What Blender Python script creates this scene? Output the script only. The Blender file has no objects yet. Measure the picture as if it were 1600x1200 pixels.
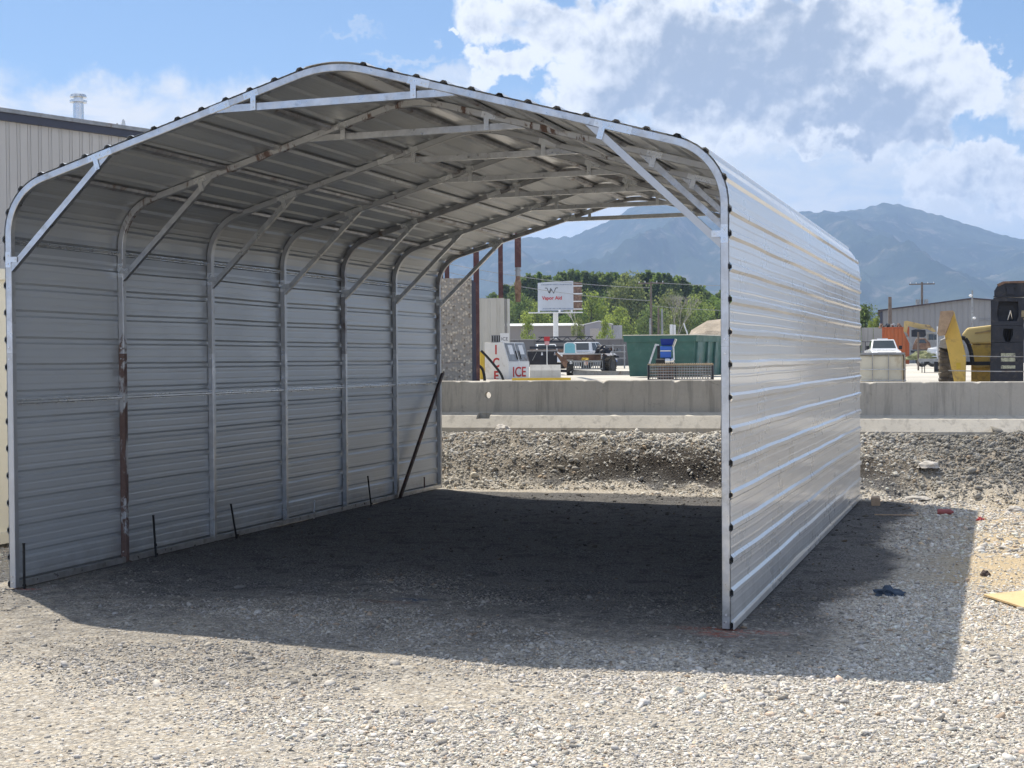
import bpy, bmesh, math, random
import numpy as np
from mathutils import Vector, Matrix, noise
random.seed(7); rng = np.random.default_rng(7)
S = bpy.context.scene; C = S.collection
R_ = math.radians
# ---------------- camera ----------------
CAM = Vector((7.88928775, -9.69550735, 1.90424183))
YAW, PITCH, ROLL, FPX = -0.336467696, -0.018104860, -0.00730427362, 2184.99624
cf = Vector((math.sin(YAW)*math.cos(PITCH), math.cos(YAW)*math.cos(PITCH), math.sin(PITCH)))
r0 = Vector((math.cos(YAW), -math.sin(YAW), 0)); u0 = r0.cross(cf)
cr = r0*math.cos(ROLL)+u0*math.sin(ROLL); cu = -r0*math.sin(ROLL)+u0*math.cos(ROLL)
cd = bpy.data.cameras.new('camera'); co = bpy.data.objects.new('camera', cd); C.objects.link(co)
co.matrix_world = Matrix(((cr.x, cu.x, -cf.x, CAM.x), (cr.y, cu.y, -cf.y, CAM.y), (cr.z, cu.z, -cf.z, CAM.z), (0, 0, 0, 1)))
cd.sensor_width = 36; cd.lens = FPX/1600*36; cd.clip_start = 0.1; cd.clip_end = 40000
S.camera = co
FH = Vector((math.sin(YAW), math.cos(YAW), 0)); RH = Vector((math.cos(YAW), -math.sin(YAW), 0))
def W(u, v, z=0.0):                       # lateral / away / height around the viewpoint's foot -> world
    return Vector((CAM.x, CAM.y, 0)) + RH*u + FH*v + Vector((0, 0, z))
def lat(px, v): return (px-800)/FPX*v
def zat(py, px, v): return CAM.z + v*(-0.0181 - 0.0073*(px-800)/FPX + (600-py)/FPX)
VIEW = -YAW                                 # rotation about z of the view-aligned yard frame
# ---------------- sun ----------------
SUN = Vector((-0.485, 0.365, 1.0)).normalized()
sl = bpy.data.lights.new('sun', 'SUN'); so = bpy.data.objects.new('sun', sl); C.objects.link(so)
sl.energy = 4.6; sl.angle = R_(0.53); sl.color = (1.0, 0.925, 0.80)
so.rotation_euler = (-SUN).to_track_quat('-Z', 'Y').to_euler(); so.location = (0, 0, 50)
S.view_settings.view_transform = 'Standard'; S.view_settings.look = 'None'
S.view_settings.gamma = 1; S.view_settings.exposure = 0.5
# ---------------- world ----------------
wd = bpy.data.worlds.new("World"); S.world = wd; wd.use_nodes = True
nt = wd.node_tree; nt.nodes.clear()
class NT:
    def __init__(s, nt): s.t = nt
    def n(s, typ, **k):
        nd = s.t.nodes.new(typ)
        for a, b in k.items():
            if a == 'inp':
                for i, v in b.items():
                    if isinstance(v, bpy.types.NodeSocket): s.t.links.new(v, nd.inputs[i])
                    else: nd.inputs[i].default_value = v
            else: setattr(nd, a, b)
        return nd
    def m(s, op, a, b=0.0, c=0.0, clamp=False):
        nd = s.n('ShaderNodeMath', operation=op, use_clamp=clamp, inp={0: a, 1: b, 2: c}); return nd.outputs[0]
    def v(s, op, a, b=(0, 0, 0), sc=None):
        nd = s.n('ShaderNodeVectorMath', operation=op, inp={0: a, 1: b})
        if sc is not None: nd.inputs[3].default_value = sc
        return nd.outputs['Value'] if op in ('LENGTH', 'DOT_PRODUCT', 'DISTANCE') else nd.outputs[0]
    def mix(s, f, a, b, blend='MIX'):
        nd = s.n('ShaderNodeMix', data_type='RGBA', blend_type=blend, clamp_factor=True)
        for i, v in ((0, f), (6, a), (7, b)):
            if isinstance(v, bpy.types.NodeSocket): s.t.links.new(v, nd.inputs[i])
            else: nd.inputs[i].default_value = v if i == 0 else (*v[:3], 1)
        return nd.outputs[2]
    def ss(s, x, a, b, lo=0.0, hi=1.0):
        nd = s.n('ShaderNodeMapRange', interpolation_type='SMOOTHSTEP', inp={0: x, 1: a, 2: b, 3: lo, 4: hi}); return nd.outputs[0]
    def noise(s, vec, scale, det=4, rough=0.55, dist=0.0, color=False, lac=2.0):
        nd = s.n('ShaderNodeTexNoise', inp={'Vector': vec, 'Scale': scale, 'Detail': det, 'Roughness': rough, 'Distortion': dist, 'Lacunarity': lac})
        return nd.outputs['Color' if color else 'Fac']
w = NT(nt)
sky = w.n('ShaderNodeTexSky', sky_type='NISHITA', sun_disc=False)
sky.sun_elevation = math.asin(SUN.z); sky.sun_rotation = math.atan2(SUN.x, SUN.y)
sky.altitude = 1400; sky.air_density = 1.0; sky.dust_density = 0.6; sky.ozone_density = 1.0
tc = w.n('ShaderNodeTexCoord').outputs['Generated']
dirn = w.v('NORMALIZE', tc)
sp = w.n('ShaderNodeSeparateXYZ', inp={0: dirn})
az = w.m('MULTIPLY', w.m('ARCTAN2', sp.outputs[0], sp.outputs[1]), 57.29578)
el = w.m('MULTIPLY', w.m('ARCSINE', sp.outputs[2]), 57.29578)
ae = w.n('ShaderNodeCombineXYZ', inp={0: az, 1: el, 2: 0.0}).outputs[0]
def azel(px, py):
    d = (cf + cr*((px-800)/FPX) - cu*((py-600)/FPX)).normalized()
    return math.degrees(math.atan2(d.x, d.y)), math.degrees(math.asin(d.z))
DEG = 1/FPX*57.3
wob = w.noise(ae, 0.55, 5, 0.6, 0, True)
wob = w.v('MULTIPLY', w.v('SUBTRACT', wob, (0.5, 0.5, 0.5)), (5.0, 4.0, 0))
wae = w.v('ADD', ae, wob)
def blobs(lst, vec):
    acc = None
    for px, py, rx, ry, s in lst:
        a, e = azel(px, py)
        d = w.v('LENGTH', w.v('MULTIPLY', w.v('SUBTRACT', vec, (a, e, 0)), (1/(rx*DEG), 1/(ry*DEG), 0)))
        g = w.ss(d, 1.25, 0.25, 0, s)
        acc = g if acc is None else w.m('MAXIMUM', acc, g)
    return acc
# cumulus cover, its shaded bellies, thin veil (photograph's cloud layout as directions of the sky)
cum = blobs([(800, 20, 90, 60, .8), (790, 100, 70, 50, 1), (860, 60, 90, 80, 1), (960, 60, 110, 110, 1), (930, 150, 110, 60, 1), (1060, 100, 150, 150, 1.1),
             (1200, 100, 170, 150, 1.2), (1340, 70, 110, 130, 1.1), (1400, 140, 150, 110, 1.1), (1500, 120, 75, 80, 1), (1300, 200, 160, 50, 1), (1080, 205, 110, 50, .9),
             (1500, 262, 100, 52, 1), (1590, 290, 60, 50, 1), (1440, 25, 70, 60, .5), (1120, -90, 330, 140, 1), (1640, 180, 80, 40, .6), (716, 44, 16, 12, .55)], wae)
core = blobs([(1120, 110, 210, 120, 1), (1010, 160, 110, 75, .8), (1330, 190, 200, 65, .95), (1240, 80, 140, 130, .85), (930, 30, 80, 60, .4), (1430, 180, 90, 60, .75), (1500, 290, 110, 30, .45), (1120, -100, 330, 110, .7)], wae)
n1 = w.noise(ae, 0.40, 9, 0.53, 0.25)
n1b = w.noise(w.v('ADD', ae, (-0.30, 0.55, 0)), 0.40, 9, 0.53, 0.25)
cov = w.m('ADD', cum, w.m('MULTIPLY', w.m('SUBTRACT', n1, 0.5), 1.9))
acum = w.m('POWER', w.ss(cov, 0.30, 0.66), 0.8)
n2 = w.noise(ae, 0.75, 8, 0.55, 0.2); n2b = w.noise(w.v('ADD', ae, (-0.18, 0.35, 0)), 0.75, 8, 0.55, 0.2)
relief = w.m('ADD', w.m('MULTIPLY', w.m('SUBTRACT', n1, n1b), 2.6), w.m('MULTIPLY', w.m('SUBTRACT', n2, n2b), 2.6))
shade = w.m('ADD', w.m('MULTIPLY', core, 0.74), w.m('MULTIPLY', w.m('SUBTRACT', w.noise(ae, 0.24, 8, 0.55, 0.3), 0.5), 1.3))
shade = w.m('ADD', w.m('SUBTRACT', shade, w.m('MULTIPLY', relief, 0.55)), 0.10)
thin = w.ss(cov, 0.95, 0.50)               # edges are thin and bright
shade = w.m('SUBTRACT', shade, w.m('MULTIPLY', thin, 0.35))
shf = w.ss(shade, -0.10, 0.85)
ccol = w.mix(shf, (0.95, 0.955, 0.95), (0.34, 0.40, 0.50))
veil = blobs([(-50, 175, 260, 62, .8), (130, 175, 240, 52, .8), (330, 190, 210, 60, .75), (560, 230, 250, 90, .7), (700, 130, 60, 25, .5), (1250, 270, 330, 70, .62), (1450, 330, 330, 70, .6), (950, 290, 420, 120, .75),
              (1620, 160, 90, 30, .75), (1100, 330, 700, 60, .7), (560, 55, 40, 8, .3), (630, 95, 60, 8, .28), (670, 70, 12, 7, .3)], wae)
vn = w.noise(w.v('MULTIPLY', ae, (0.5, 1.3, 0)), 0.55, 7, 0.6, 0.5)
vcov = w.m('MULTIPLY', veil, w.ss(vn, 0.30, 0.60, 0.55, 1.35), clamp=True)
low = w.ss(el, 12.0, -1.0, 0, 0.92)
# elsewhere in the sky: a loose field of unseen clouds, thickened to neutralise ambient light
eln = w.ss(el, 20.0, 30.0)
field = w.m('MULTIPLY', w.ss(w.noise(dirn, 3.2, 8, 0.6, 0.3), 0.40, 0.60), w.m('MAXIMUM', eln, w.ss(w.m('ABSOLUTE', w.m('ADD', az, 19.0)), 30.0, 45.0)))
CK = 7.0
skyc = w.mix(1.0, sky.outputs[0], (0.56, 0.67, 0.74), 'MULTIPLY')
def k(c): return tuple(x*CK for x in c)
c1 = w.mix(low, skyc, k((0.38, 0.49, 0.65)))
c1 = w.mix(vcov, c1, k((0.86, 0.85, 0.82)))
c2 = w.mix(field, c1, k((0.84, 0.88, 0.93)))
ccs = w.n('ShaderNodeVectorMath', operation='SCALE', inp={0: ccol}); ccs.inputs[3].default_value = CK
c3 = w.mix(acum, c2, ccs.outputs[0])
bg = w.n('ShaderNodeBackground', inp={0: c3, 1: 0.115})
w.n('ShaderNodeOutputWorld', inp={0: bg.outputs[0]})
wd.cycles.sampling_method = 'MANUAL'; wd.cycles.sample_map_resolution = 512
S.cycles.volume_bounces = 1; S.cycles.max_bounces = 8; S.cycles.diffuse_bounces = 4
# ---------------- object helpers ----------------
def tag(o, label=None, cat=None, group=None, kind=None):
    if label: o['label'] = label
    if cat: o['category'] = cat
    if group: o['group'] = group
    if kind: o['kind'] = kind
    return o
def empty(name, loc, rz=0.0, label=None, cat=None, group=None):
    o = bpy.data.objects.new(name, None); C.objects.link(o); o.empty_display_size = .3
    o.location = loc; o.rotation_euler = (0, 0, rz)
    return tag(o, label, cat, group)
def copy_tree(o, parent=None):
    c = o.copy(); C.objects.link(c); c.parent = parent
    for ch in list(o.children): copy_tree(ch, c)
    return c
class MB:
    def __init__(s): s.v = []; s.f = []; s.mi = []; s.cur = 0; s.sm = []
    def add(s, vs, fs, smooth=False):
        b = len(s.v); s.v += [tuple(v) for v in vs]
        for f in fs: s.f.append(tuple(b+i for i in f)); s.mi.append(s.cur); s.sm.append(smooth)
        return s
    def box(s, c, d, rot=None, top=None):
        x, y, z = d[0]/2, d[1]/2, d[2]/2; t = top or (1, 1)
        vs = [Vector(p) for p in ((-x, -y, -z), (x, -y, -z), (x, y, -z), (-x, y, -z), (-x*t[0], -y*t[1], z), (x*t[0], -y*t[1], z), (x*t[0], y*t[1], z), (-x*t[0], y*t[1], z))]
        if rot is not None:
            M = rot if isinstance(rot, Matrix) else Matrix.Rotation(rot[1], 3, rot[0])
            vs = [M @ v for v in vs]
        vs = [v+Vector(c) for v in vs]
        return s.add(vs, [(0, 3, 2, 1), (4, 5, 6, 7), (0, 1, 5, 4), (1, 2, 6, 5), (2, 3, 7, 6), (3, 0, 4, 7)])
    def b2(s, lo, hi): return s.box([(a+b)/2 for a, b in zip(lo, hi)], [abs(b-a) for a, b in zip(lo, hi)])
    def prism(s, poly, a, b, axis='y'):
        n = len(poly)
        def P(p, t): return {'y': (p[0], t, p[1]), 'x': (t, p[0], p[1]), 'z': (p[0], p[1], t)}[axis]
        vs = [P(p, a) for p in poly]+[P(p, b) for p in poly]
        fs = [tuple(range(n)), tuple(range(2*n-1, n-1, -1))]+[(i, i+n, (i+1) % n+n, (i+1) % n) for i in range(n)]
        return s.add(vs, fs)
    def cyl(s, p0, p1, r0, r1=None, n=10, caps=True, smooth=True):
        r1 = r0 if r1 is None else r1
        p0, p1 = Vector(p0), Vector(p1); d = (p1-p0).normalized()
        a = d.orthogonal().normalized(); b = d.cross(a)
        vs = []
        for p, r in ((p0, r0), (p1, r1)):
            for i in range(n):
                t = 2*math.pi*i/n; vs.append(p+a*(r*math.cos(t))+b*(r*math.sin(t)))
        s.add(vs, [(i, (i+1) % n, (i+1) % n+n, i+n) for i in range(n)], smooth)
        if caps: s.add(vs[:n], [tuple(range(n))[::-1]]); s.add(vs[n:], [tuple(range(n))])
        return s
    def tube(s, pts, r, n=6):
        for a, b in zip(pts[:-1], pts[1:]): s.cyl(a, b, r, r, n)
        return s
    def bar(s, p0, p1, w_, h_):                       # square bar between two points
        p0, p1 = Vector(p0), Vector(p1); d = p1-p0; L = d.length; d.normalize()
        up = Vector((0, 0, 1)) if abs(d.z) < .95 else Vector((0, 1, 0))
        x = d.cross(up).normalized(); z = x.cross(d)
        M = Matrix((x, d, z)).transposed()
        return s.box((p0+p1)/2, (w_, L, h_), M)
    def ball(s, c, r, seg=10, rings=6, flat=1.0):
        vs = []; c = Vector(c); rx = r if isinstance(r, tuple) else (r, r, r*flat)
        for i in range(rings+1):
            ph = math.pi*i/rings
            for j in range(seg):
                t = 2*math.pi*j/seg; vs.append(c+Vector((rx[0]*math.sin(ph)*math.cos(t), rx[1]*math.sin(ph)*math.sin(t), rx[2]*math.cos(ph))))
        fs = [(i*seg+j, (i+1)*seg+j, (i+1)*seg+(j+1) % seg, i*seg+(j+1) % seg) for i in range(rings) for j in range(seg)]
        return s.add(vs, fs, True)
    def build(s, name, mats, parent=None, bevel=0, loc=None):
        me = bpy.data.meshes.new(name); me.from_pydata(s.v, [], s.f)
        if not isinstance(mats, (list, tuple)): mats = [mats]
        for m_ in mats: me.materials.append(m_)
        me.polygons.foreach_set('material_index', s.mi); me.polygons.foreach_set('use_smooth', s.sm)
        me.validate(); me.update()
        bm = bmesh.new(); bm.from_mesh(me); bmesh.ops.recalc_face_normals(bm, faces=bm.faces); bm.to_mesh(me); bm.free()
        o = bpy.data.objects.new(name, me); C.objects.link(o)
        if parent: o.parent = parent
        if loc is not None: o.location = loc
        if bevel:
            b = o.modifiers.new('bevel', 'BEVEL'); b.width = bevel; b.segments = 2; b.limit_method = 'ANGLE'; b.angle_limit = R_(40)
        return o
def text_mesh(name, txt, size, m_, parent, loc, rot=(math.pi/2, 0, 0), depth=.002, sx=1.0, bold=0.0, curve=None):
    cu_ = bpy.data.curves.new(name, 'FONT'); cu_.body = txt; cu_.size = size; cu_.extrude = depth; cu_.offset = bold
    cu_.align_x = 'CENTER'; cu_.align_y = 'CENTER'; cu_.resolution_u = 4
    to = bpy.data.objects.new(name, cu_); C.objects.link(to); bpy.context.view_layer.update()
    me = bpy.data.meshes.new_from_object(to.evaluated_get(bpy.context.evaluated_depsgraph_get()))
    bpy.data.objects.remove(to)
    if curve:
        for v in me.vertices: v.co = curve(v.co)
    me.materials.clear(); me.materials.append(m_)
    o = bpy.data.objects.new(name, me); C.objects.link(o); o.parent = parent
    o.location = loc; o.rotation_euler = rot; o.scale = (sx, 1, 1)
    return o
# ---------------- materials ----------------
def newmat(name):
    m_ = bpy.data.materials.new(name); m_.use_nodes = True; m_.node_tree.nodes.clear()
    t = NT(m_.node_tree); b = t.n('ShaderNodeBsdfPrincipled'); t.n('ShaderNodeOutputMaterial', inp={0: b.outputs[0]})
    return m_, t, b
def mat(name, col, rough=.6, metal=0.0, var=.18, scale=6.0, bump=.15, bscale=40.0, dirt=None, dirt_amt=.3, dscale=2.5, bdist=.004, spec=.5, coat=0.0):
    m_, t, b = newmat(name)
    P = t.n('ShaderNodeTexCoord').outputs['Object']
    P = t.v('ADD', P, (3.1, 1.7, 9.2))
    n = t.noise(P, scale, 6, .6)
    f = t.ss(n, .25, .75)
    c = t.mix(f, tuple(x*(1-var) for x in col), tuple(min(1, x*(1+var)) for x in col))
    if dirt:
        g = t.noise(P, dscale, 8, .68, .6)
        c = t.mix(t.ss(g, .62-dirt_amt*.3, .78-dirt_amt*.25), c, dirt)
    b.inputs['Base Color'].default_value = (*col, 1); t.t.links.new(c, b.inputs['Base Color'])
    b.inputs['Roughness'].default_value = rough; b.inputs['Metallic'].default_value = metal
    rr = t.ss(t.noise(P, scale*1.7, 5), .2, .8, max(.03, rough-.12), min(1, rough+.12)); t.t.links.new(rr, b.inputs['Roughness'])
    b.inputs['Specular IOR Level'].default_value = spec; b.inputs['Coat Weight'].default_value = coat
    if bump:
        bn = t.n('ShaderNodeBump', inp={'Height': t.noise(P, bscale, 5, .65), 'Strength': bump, 'Distance': bdist})
        t.t.links.new(bn.outputs[0], b.inputs['Normal'])
    return m_
M = {}
M['galv'] = mat('galvanised steel', (.60, .61, .62), .36, .92, .16, 9, .05, 30, dirt=(.42, .42, .41), dirt_amt=.25, dscale=7)
M['galv_dark'] = mat('darker galvanised steel', (.40, .40, .41), .45, .85, .2, 9, .05, 30, dirt=(.22, .17, .14), dirt_amt=.3, dscale=5)  # purlins face down; their shade is put into this darker steel colour
M['galv_new'] = mat('bright galvanised plate', (.74, .75, .75), .30, .92, .04, 5, 0)
M['screw'] = mat('zinc screw head', (.8, .8, .8), .25, .9, .05, 20, 0)
M['black'] = mat('black rubber', (.012, .012, .013), .7, 0, .3, 12, .2)
M['tyre'] = mat('tyre rubber', (.022, .021, .02), .8, 0, .3, 8, .3, 60, dirt=(.12, .105, .085), dirt_amt=.5, dscale=5)
M['tyre_dusty'] = mat('dusty tyre rubber', (.15, .135, .12), .9, 0, .3, 8, .3, 60, dirt=(.25, .22, .18), dirt_amt=.6, dscale=5)
M['glass'] = mat('vehicle glass', (.03, .04, .045), .06, 0, .1, 3, 0, spec=.9)
M['chrome'] = mat('chrome', (.7, .7, .7), .15, 1, .05, 10, 0)
M['white_paint'] = mat('white car paint', (.75, .76, .77), .25, 0, .03, 3, 0, coat=.5)
M['ore'] = mat('dark oxide steel', (.05, .032, .03), .55, .3, .35, 8, .2, dirt=(.16, .07, .05), dirt_amt=.35, dscale=4)
M['stone'] = None
# rusty galvanised steel: rust patches with a shape of their own
def rusty(name, thr, zlo=None, base=(.60, .61, .62), sc=5.0):
    m_, t, b = newmat(name)
    P = t.n('ShaderNodeTexCoord').outputs['Object']
    g = t.noise(t.v('MULTIPLY', P, (1, 1, .45)), sc, 9, .72, .5)
    r = t.ss(g, thr, thr+.07)
    n2 = t.noise(P, 26, 6, .7)
    rc = t.mix(n2, (.075, .045, .04), (.22, .145, .12))
    gc = t.mix(t.noise(P, 9, 5), tuple(x*.8 for x in base), base)
    t.t.links.new(t.mix(r, gc, rc), b.inputs['Base Color'])
    t.t.links.new(t.m('MULTIPLY', t.m('SUBTRACT', 1.0, r), .75), b.inputs['Metallic'])
    t.t.links.new(t.m('ADD', t.m('MULTIPLY', r, .4), .42), b.inputs['Roughness'])
    bn = t.n('ShaderNodeBump', inp={'Height': t.m('MULTIPLY', n2, r), 'Strength': .4, 'Distance': .004}); t.t.links.new(bn.outputs[0], b.inputs['Normal'])
    return m_
M['rust_heavy'] = rusty('badly rusted galvanised steel', .40)
M['rust_mid'] = rusty('rust blotched galvanised steel', .52)
M['rust_spot'] = rusty('galvanised steel with rust specks', .62)
def panel_mat(name, col, rough, metal, coat=0.0, spec=.5, streak=.1, bump=.25):
    m_, t, b = newmat(name)
    P = t.n('ShaderNodeTexCoord').outputs['Object']
    st = t.noise(t.v('MULTIPLY', P, (22, .4, 22)), 1.0, 3, .5)          # roll-forming streaks run with the sheet
    cl = t.noise(t.v('MULTIPLY', P, (1, .6, 1)), 2.0, 6, .6)
    sp_ = t.n('ShaderNodeSeparateXYZ', inp={0: P})
    # own slight tone per sheet, raised to paint in reflections that change at the laps
    lap = t.m('FLOOR', t.m('DIVIDE', sp_.outputs[1], 1.58)); tone = t.n('ShaderNodeTexWhiteNoise', noise_dimensions='1D', inp={'W': lap}).outputs[0]
    f = t.m('ADD', t.m('ADD', t.m('MULTIPLY', st, .5), t.m('MULTIPLY', cl, .35)), t.m('MULTIPLY', tone, .35))
    pc = t.mix(f, tuple(x*(1-streak) for x in col), tuple(min(1, x*(1+streak)) for x in col))
    mud = t.m('MULTIPLY', t.ss(t.m('ADD', sp_.outputs[2], t.m('MULTIPLY', t.noise(P, 5, 7, .7), .5)), .52, .22), .5)
    t.t.links.new(t.mix(mud, pc, (.30, .27, .23)), b.inputs['Base Color'])
    t.t.links.new(t.ss(cl, .2, .8, max(.04, rough-.06), rough+.06), b.inputs['Roughness'])
    b.inputs['Metallic'].default_value = metal; b.inputs['Coat Weight'].default_value = coat; b.inputs['Coat Roughness'].default_value = .08
    b.inputs['Specular IOR Level'].default_value = spec
    bn = t.n('ShaderNodeBump', inp={'Height': t.noise(t.v('MULTIPLY', P, (3, .8, 3)), 1.0, 3, .5), 'Strength': bump, 'Distance': .02}); t.t.links.new(bn.outputs[0], b.inputs['Normal'])
    return m_
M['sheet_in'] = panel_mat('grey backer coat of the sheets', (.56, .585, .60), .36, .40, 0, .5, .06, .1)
M['sheet_roof_shade'] = panel_mat('grey backer coat darkened for roof shade', (.43, .45, .465), .36, .40, 0, .5, .08, .1)  # same coat as the walls; the roof underside's shade goes into the colour
M['sheet_out'] = panel_mat('white glossy sheet paint', (.74, .725, .69), .30, 0.0, .55, .5, .045, .035)
# concrete
def concrete(name, col, dark, dist=2.0, streaks=True, sc=1.0):
    m_, t, b = newmat(name)
    P = t.n('ShaderNodeTexCoord').outputs['Object']
    a = t.noise(P, 1.3*sc, 8, .62); bb = t.noise(P, 22*sc, 6, .65); cc = t.noise(t.v('MULTIPLY', P, (6, 6, .35)), 1.2*sc, 6, .7, .3)
    c = t.mix(t.ss(a, .3, .7), tuple(x*.86 for x in col), col)
    c = t.mix(t.m('MULTIPLY', t.ss(bb, .35, .75), .25), c, tuple(x*.7 for x in col))
    if streaks: c = t.mix(t.m('MULTIPLY', t.ss(cc, .50, .66), .6), c, dark)
    sc_ = t.noise(P, 4.0*sc, 10, .75, 1.2)
    c = t.mix(t.m('MULTIPLY', t.ss(sc_, .60, .66), .55), c, dark)
    vo = t.n('ShaderNodeTexVoronoi', inp={'Vector': P, 'Scale': 26*sc}).outputs['Distance']
    c = t.mix(t.m('MULTIPLY', t.ss(vo, .10, .04), .6), c, tuple(x*.45 for x in dark))
    t.t.links.new(c, b.inputs['Base Color']); b.inputs['Roughness'].default_value = .9
    h = t.m('SUBTRACT', t.m('ADD', t.m('MULTIPLY', bb, .6), t.m('MULTIPLY', sc_, .5)), t.ss(vo, .12, .03))
    bn = t.n('ShaderNodeBump', inp={'Height': h, 'Strength': .45, 'Distance': .012}); t.t.links.new(bn.outputs[0], b.inputs['Normal'])
    return m_
M['concrete'] = concrete('weathered cast concrete', (.57, .53, .46), (.30, .275, .24))
M['concrete_far'] = concrete('grey yard concrete block', (.36, .35, .335), (.22, .21, .2), sc=.5)
M['concrete_dark'] = concrete('dark block retaining wall', (.17, .165, .165), (.09, .085, .085), sc=.5)
M['concrete_pale'] = concrete('pale concrete panel', (.60, .59, .55), (.42, .40, .37), sc=.5)
def aggregate(name):
    m_, t, b = newmat(name); P = t.n('ShaderNodeTexCoord').outputs['Object']
    vo = t.n('ShaderNodeTexVoronoi', inp={'Vector': P, 'Scale': 16.0})
    c = t.mix(t.n('ShaderNodeSeparateColor', inp={0: vo.outputs['Color']}).outputs[0], (.17, .14, .11), (.62, .55, .45))
    c = t.mix(t.ss(vo.outputs['Distance'], .35, .6), c, (.30, .28, .25))
    t.t.links.new(c, b.inputs['Base Color']); b.inputs['Roughness'].default_value = .9
    bn = t.n('ShaderNodeBump', invert=True, inp={'Height': vo.outputs['Distance'], 'Strength': .8, 'Distance': .02}); t.t.links.new(bn.outputs[0], b.inputs['Normal'])
    return m_
M['aggregate'] = aggregate('exposed pebble aggregate')
def ribbed(name, col, per=.3, axis=0, rough=.55, depth=.03, dirt=None, metal=0.0):
    m_, t, b = newmat(name); P = t.n('ShaderNodeTexCoord').outputs['Object']
    x = t.n('ShaderNodeSeparateXYZ', inp={0: P}).outputs[axis]
    fr = t.m('FRACT', t.m('DIVIDE', x, per))
    tri = t.m('ABSOLUTE', t.m('SUBTRACT', fr, .5))
    prof = t.ss(tri, .32, .40)
    n = t.noise(t.v('MULTIPLY', P, (1, 1, .3)), 1.6, 6, .6)
    c = t.mix(t.ss(n, .3, .7), tuple(q*.92 for q in col), col)
    c = t.mix(t.m('MULTIPLY', t.ss(tri, .455, .49), .35), c, tuple(q*.45 for q in col))
    if dirt: c = t.mix(t.m('MULTIPLY', t.ss(t.noise(t.v('MULTIPLY', P, (2, 2, .3)), 2.2, 8, .7), .5, .68), .7), c, dirt)
    t.t.links.new(c, b.inputs['Base Color']); b.inputs['Roughness'].default_value = rough; b.inputs['Metallic'].default_value = metal
    bn = t.n('ShaderNodeBump', inp={'Height': prof, 'Strength': 1.0, 'Distance': depth}); t.t.links.new(bn.outputs[0], b.inputs['Normal'])
    return m_
# ================= ground =================
def sst(x, a, b):
    t = min(1, max(0, (x-a)/(b-a))); return t*t*(3-2*t)
def vf(u): return 20.95-0.33*(u+1.12)-1.3*min(1, max(0, (u-4.9)/1.5))           # foot of the gravel bank
def vb(u): return 23.3-0.21*(u+1.2)              # line of the concrete barriers
def loc_uv(x, y):
    d = Vector((x-CAM.x, y-CAM.y, 0)); return d.dot(RH), d.dot(FH)
def gz(u, v, fine=True):
    p = W(u, v); f0 = vf(u); b0 = vb(u)-.85
    e = noise.noise(Vector((p.x*.45, p.y*.45, 3.3)))*.30
    t = (v-f0-e)/(b0-f0-e)
    left = 1-sst(u, 4.5, 6.0)
    soft = min(1, max(0, t))**.95
    steep = .12*sst(t, .0, .15)+.50*sst(t, .18, .52)+.38*sst(t, .45, 1.0)
    h = .70*(left*steep+(1-left)*soft)
    h += .47*sst(v, vb(u)+.35, vb(u)+2.6)
    # gentle unevenness of the yard, none under the carport feet line
    k1 = sst(t, -.2, .1)*(1-sst(t, 1.0, 1.1))
    h += noise.noise(Vector((p.x*.9, p.y*.9, 0)))*(.012+.10*k1)
    h += noise.noise(Vector((p.x*3.1, p.y*3.1, 5)))*(.005+.075*k1)
    if fine: h += noise.noise(Vector((p.x*9, p.y*9, 8)))*(.004+.035*k1)
    if -1 < p.x < 7 and -.3 < p.y < 9.8: h -= .012
    return h
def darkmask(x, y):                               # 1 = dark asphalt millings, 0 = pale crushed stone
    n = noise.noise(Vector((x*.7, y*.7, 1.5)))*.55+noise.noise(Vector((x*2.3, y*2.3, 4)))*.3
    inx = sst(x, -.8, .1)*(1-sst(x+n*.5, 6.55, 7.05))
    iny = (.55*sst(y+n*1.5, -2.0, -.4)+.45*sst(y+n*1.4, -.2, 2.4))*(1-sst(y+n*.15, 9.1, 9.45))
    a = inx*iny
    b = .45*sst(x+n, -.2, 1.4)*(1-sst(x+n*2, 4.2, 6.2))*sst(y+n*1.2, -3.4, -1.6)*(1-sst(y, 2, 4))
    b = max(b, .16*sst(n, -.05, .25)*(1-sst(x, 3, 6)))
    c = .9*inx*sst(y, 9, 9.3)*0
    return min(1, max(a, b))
def cut_shade_soil(u, v):  # dark soil of the bank cut, with the cut's shade painted in
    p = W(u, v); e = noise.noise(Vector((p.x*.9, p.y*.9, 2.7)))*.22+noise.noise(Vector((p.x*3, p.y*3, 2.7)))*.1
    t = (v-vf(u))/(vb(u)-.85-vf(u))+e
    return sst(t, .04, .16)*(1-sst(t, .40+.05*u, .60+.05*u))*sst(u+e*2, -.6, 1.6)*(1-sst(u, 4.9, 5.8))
def bankmask(u, v):                               # soil / rubble of the bank
    t = (v-vf(u))/(vb(u)-vf(u)); return sst(t, .05, .3)*(1-sst(t, 1.0, 1.15))
us0 = np.concatenate([-np.geomspace(7400, 9.2, 46), np.linspace(-9, 9, 240), np.geomspace(9.2, 7400, 46)])
vs0 = np.concatenate([-np.geomspace(200, 2.2, 12), np.linspace(-2, 4.9, 14), np.linspace(5, 27, 330), np.geomspace(27.5, 7400, 50)])
vs_, fs_, dk, bk = [], [], [], []
nu, nv = len(us0), len(vs0)
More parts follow.
